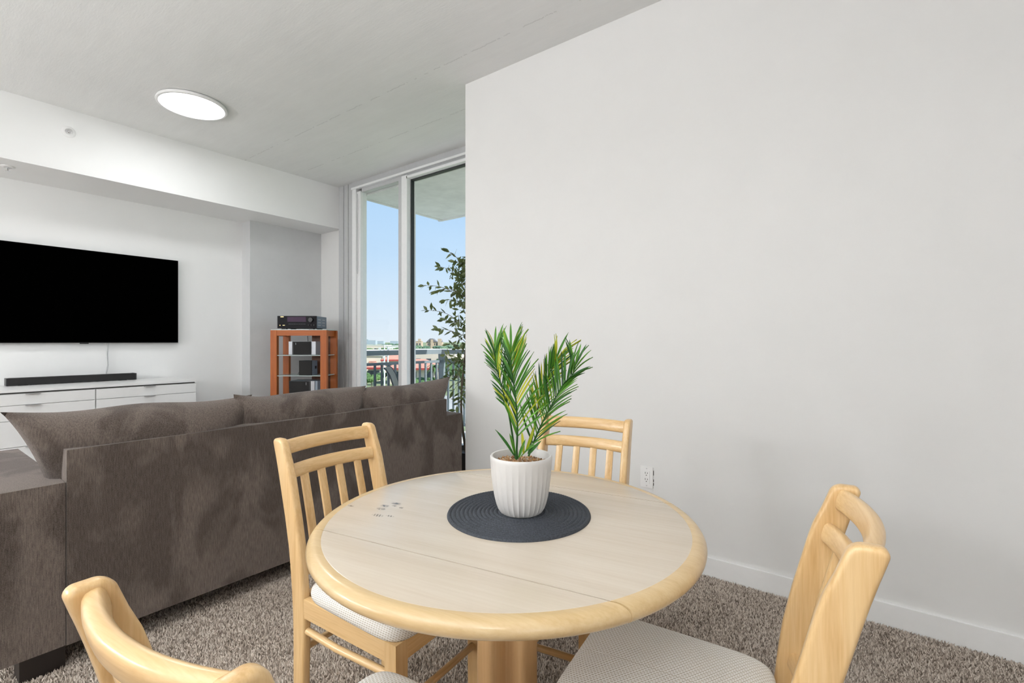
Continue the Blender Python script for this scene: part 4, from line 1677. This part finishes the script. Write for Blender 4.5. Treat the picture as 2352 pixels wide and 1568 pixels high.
stems = [[(0, 0, .25), (-.03, .03, .8), (.0, .0, 1.3), (.02, -.02, 1.6), (.05, .0, 1.78)],
         [(.03, .02, .25), (.06, -.04, .7), (.02, -.03, 1.2), (.03, .02, 1.7), (.06, .0, 1.95)],
         [(-.03, -.02, .25), (-.06, -.05, .6), (-.04, -.04, 1.0), (-.03, .05, 1.5)]]
for sp_ in stems:
    tube('stem', spline([Vector(p) for p in sp_], 14), .011, 'stem_brown', fic, 7, scales=[1.15 - .05 * i for i in range(15)])
for (bx, by, y0, tx, ty, y1, n) in (
        (1075, 640, 3.06, 1028, 577, 3.0, 9), (1078, 670, 3.06, 1010, 612, 3.05, 10), (1085, 700, 3.1, 973, 655, 3.0, 13), (1080, 690, 3.0, 1000, 668, 2.95, 11),
        (1085, 760, 3.06, 979, 712, 3.05, 12), (1085, 720, 3.1, 1020, 690, 3.12, 11), (1085, 800, 3.06, 1004, 755, 3.0, 11), (1082, 650, 3.0, 1045, 600, 2.95, 8),
        (1090, 640, 3.1, 1060, 605, 3.1, 8), (1085, 780, 3.0, 1018, 735, 2.95, 10), (1085, 830, 3.06, 1030, 790, 3.0, 10), (1088, 860, 3.1, 1022, 815, 3.1, 9),
        (1085, 850, 3.0, 1035, 835, 2.95, 9), (1090, 890, 3.06, 1020, 868, 3.0, 10), (1085, 870, 3.1, 1040, 900, 3.05, 9), (1080, 880, 3.0, 1045, 945, 2.98, 11),
        (1085, 900, 3.06, 1058, 925, 3.1, 8), (1080, 700, 3.05, 1050, 670, 3.0, 10), (1080, 740, 3.05, 1045, 700, 3.1, 9), (1080, 800, 3.05, 1050, 770, 3.0, 10),
        (1090, 850, 3.05, 1055, 825, 3.05, 9), (1090, 690, 3.05, 1055, 640, 3.08, 9), (1085, 820, 3.05, 1048, 860, 3.08, 8), (1085, 760, 2.98, 1045, 740, 2.95, 8),
        (1095, 640, 3.0, 1130, 600, 3.0, 8), (1095, 720, 3.0, 1135, 690, 3.05, 8), (1095, 800, 3.05, 1135, 770, 3.0, 8), (1095, 860, 3.0, 1130, 860, 3.0, 7)):
    twig(FP(bx, by, y0), FP(tx, ty, y1), n)

# inner foliage too dense to tell leaf from leaf
bm = NB()
for k in range(430):
    p = FP(random.triangular(1028, 1110, 1072), random.choice((random.uniform(590, 700), random.uniform(690, 930))), random.uniform(2.92, 3.2))
    q = Vector((0, 1, 0)).rotation_difference(Vector((random.gauss(-.2, 1), random.gauss(0, .7), random.gauss(-.3, .8))).normalized()) @ Quaternion((0, 1, 0), random.uniform(-1.5, 1.5))
    L = random.uniform(.042, .066)
    vv = [bm.verts.new(p + q @ (Vector(v_.co) * L)) for v_ in LEAF.vertices]
    for f in LEAF.polygons:
        bm.faces.new([vv[i] for i in f.vertices])
fo = finish('inner_foliage', bm, 'ficus_leaf', fic, smooth=0, recalc=False)
fo['kind'] = 'stuff'

# ------------------------------------------------------------------ wall outlet
ot = thing('wall_outlet', 'white double wall outlet above the table edge', 'outlet', (-.991, YW, .452))
bbox('cover_plate', -.035, .035, -.006, 0, -.057, .057, 'white_plastic', ot, .002)
for x0, x1, z0, z1 in ((.035, .0385, .014, .040), (.035, .0385, -.022, -.008), (.035, .0385, -.042, -.028)):
    bbox('box_gap', x0, x1, -.0008, 0, z0, z1, 'gap_dark', ot)
rcp = bbox('receptacle', -.0165, .0165, -.009, -.005, -.034, .034, 'white_plastic', ot, .001, 1)
for zc in (.017, -.017):
    bbox('slot', -.0078, -.0052, -.0094, -.008, zc + .002, zc + .011, 'gap_dark', rcp)
    bbox('slot', .0052, .0078, -.0094, -.008, zc + .003, zc + .010, 'gap_dark', rcp)
    bm = NB()
    lathe(bm, [(0, 0), (.0026, 0), (.0026, .0012), (0, .0012)], 12)
    o = finish('ground_hole', bm, 'gap_dark', rcp)
    o.rotation_euler = (R(90), 0, 0)
    o.location = (0, -.0083, zc - .006)
for z in (-.047, .047):
    bm = NB()
    lathe(bm, [(0, 0), (.003, 0), (.0025, .001), (0, .0012)], 12)
    o = finish('screw', bm, 'aluminium', ot)
    o.rotation_euler = (R(90), 0, 0)
    o.location = (0, -.006, z)

# ------------------------------------------------------------------ carpet pile: real tufts, one object
sx0, sx1, sy0, sy1, stp = -2.60, 1.15, -.25, YW - .012, .0068
gx, gy = np.meshgrid(np.arange(sx0, sx1, stp), np.arange(sy0, sy1, stp))
px_ = gx.ravel() + rng.uniform(-.45, .45, gx.size) * stp
py_ = np.minimum(gy.ravel() + rng.uniform(-.45, .45, gx.size) * stp, YW - .016)
n = px_.size
ang = rng.uniform(0, 2 * np.pi, n)
rad = rng.uniform(.0032, .0050, n)
hgt = rng.uniform(.007, .014, n)
lean = rng.normal(0, .0042, (n, 2))
V = np.zeros((n, 4, 3), np.float32)
for k in range(3):
    a_ = ang + 2 * np.pi * k / 3
    V[:, k, 0] = px_ + rad * np.cos(a_)
    V[:, k, 1] = py_ + rad * np.sin(a_)
    V[:, k, 2] = -.001
V[:, 3, 0] = px_ + lean[:, 0]
V[:, 3, 1] = py_ + lean[:, 1]
V[:, 3, 2] = hgt
F_ = np.array([[0, 1, 3], [1, 2, 3], [2, 0, 3]])
FA = (np.arange(n)[:, None, None] * 4 + F_[None]).reshape(-1)
me = bpy.data.meshes.new('carpet_pile')
me.vertices.add(n * 4)
me.vertices.foreach_set('co', V.reshape(-1))
me.loops.add(n * 9)
me.loops.foreach_set('vertex_index', FA.astype(np.int32))
me.polygons.add(n * 3)
me.polygons.foreach_set('loop_start', np.arange(0, n * 9, 3, dtype=np.int32))
me.polygons.foreach_set('loop_total', np.full(n * 3, 3, np.int32))
me.update(calc_edges=True)
# yarn shade: tuft by tuft, with loose larger swirls
low = np.sin(px_ * 5.1 + 2 * np.sin(py_ * 3.7)) * np.cos(py_ * 6.3 + 1.5 * np.sin(px_ * 4.1))
shade = np.clip(rng.beta(1.1, 1.1, n) * .95 + .06 * low, 0, 1)
at_ = me.attributes.new('tuft', 'FLOAT', 'POINT')
at_.data.foreach_set('value', np.repeat(shade, 4).astype(np.float32))
me.materials.append(MATS['carpet_yarn'])
cp = link('carpet_pile', me)
tag(cp, 'speckled beige and brown cut pile carpet under the table', 'carpet', kind='stuff')
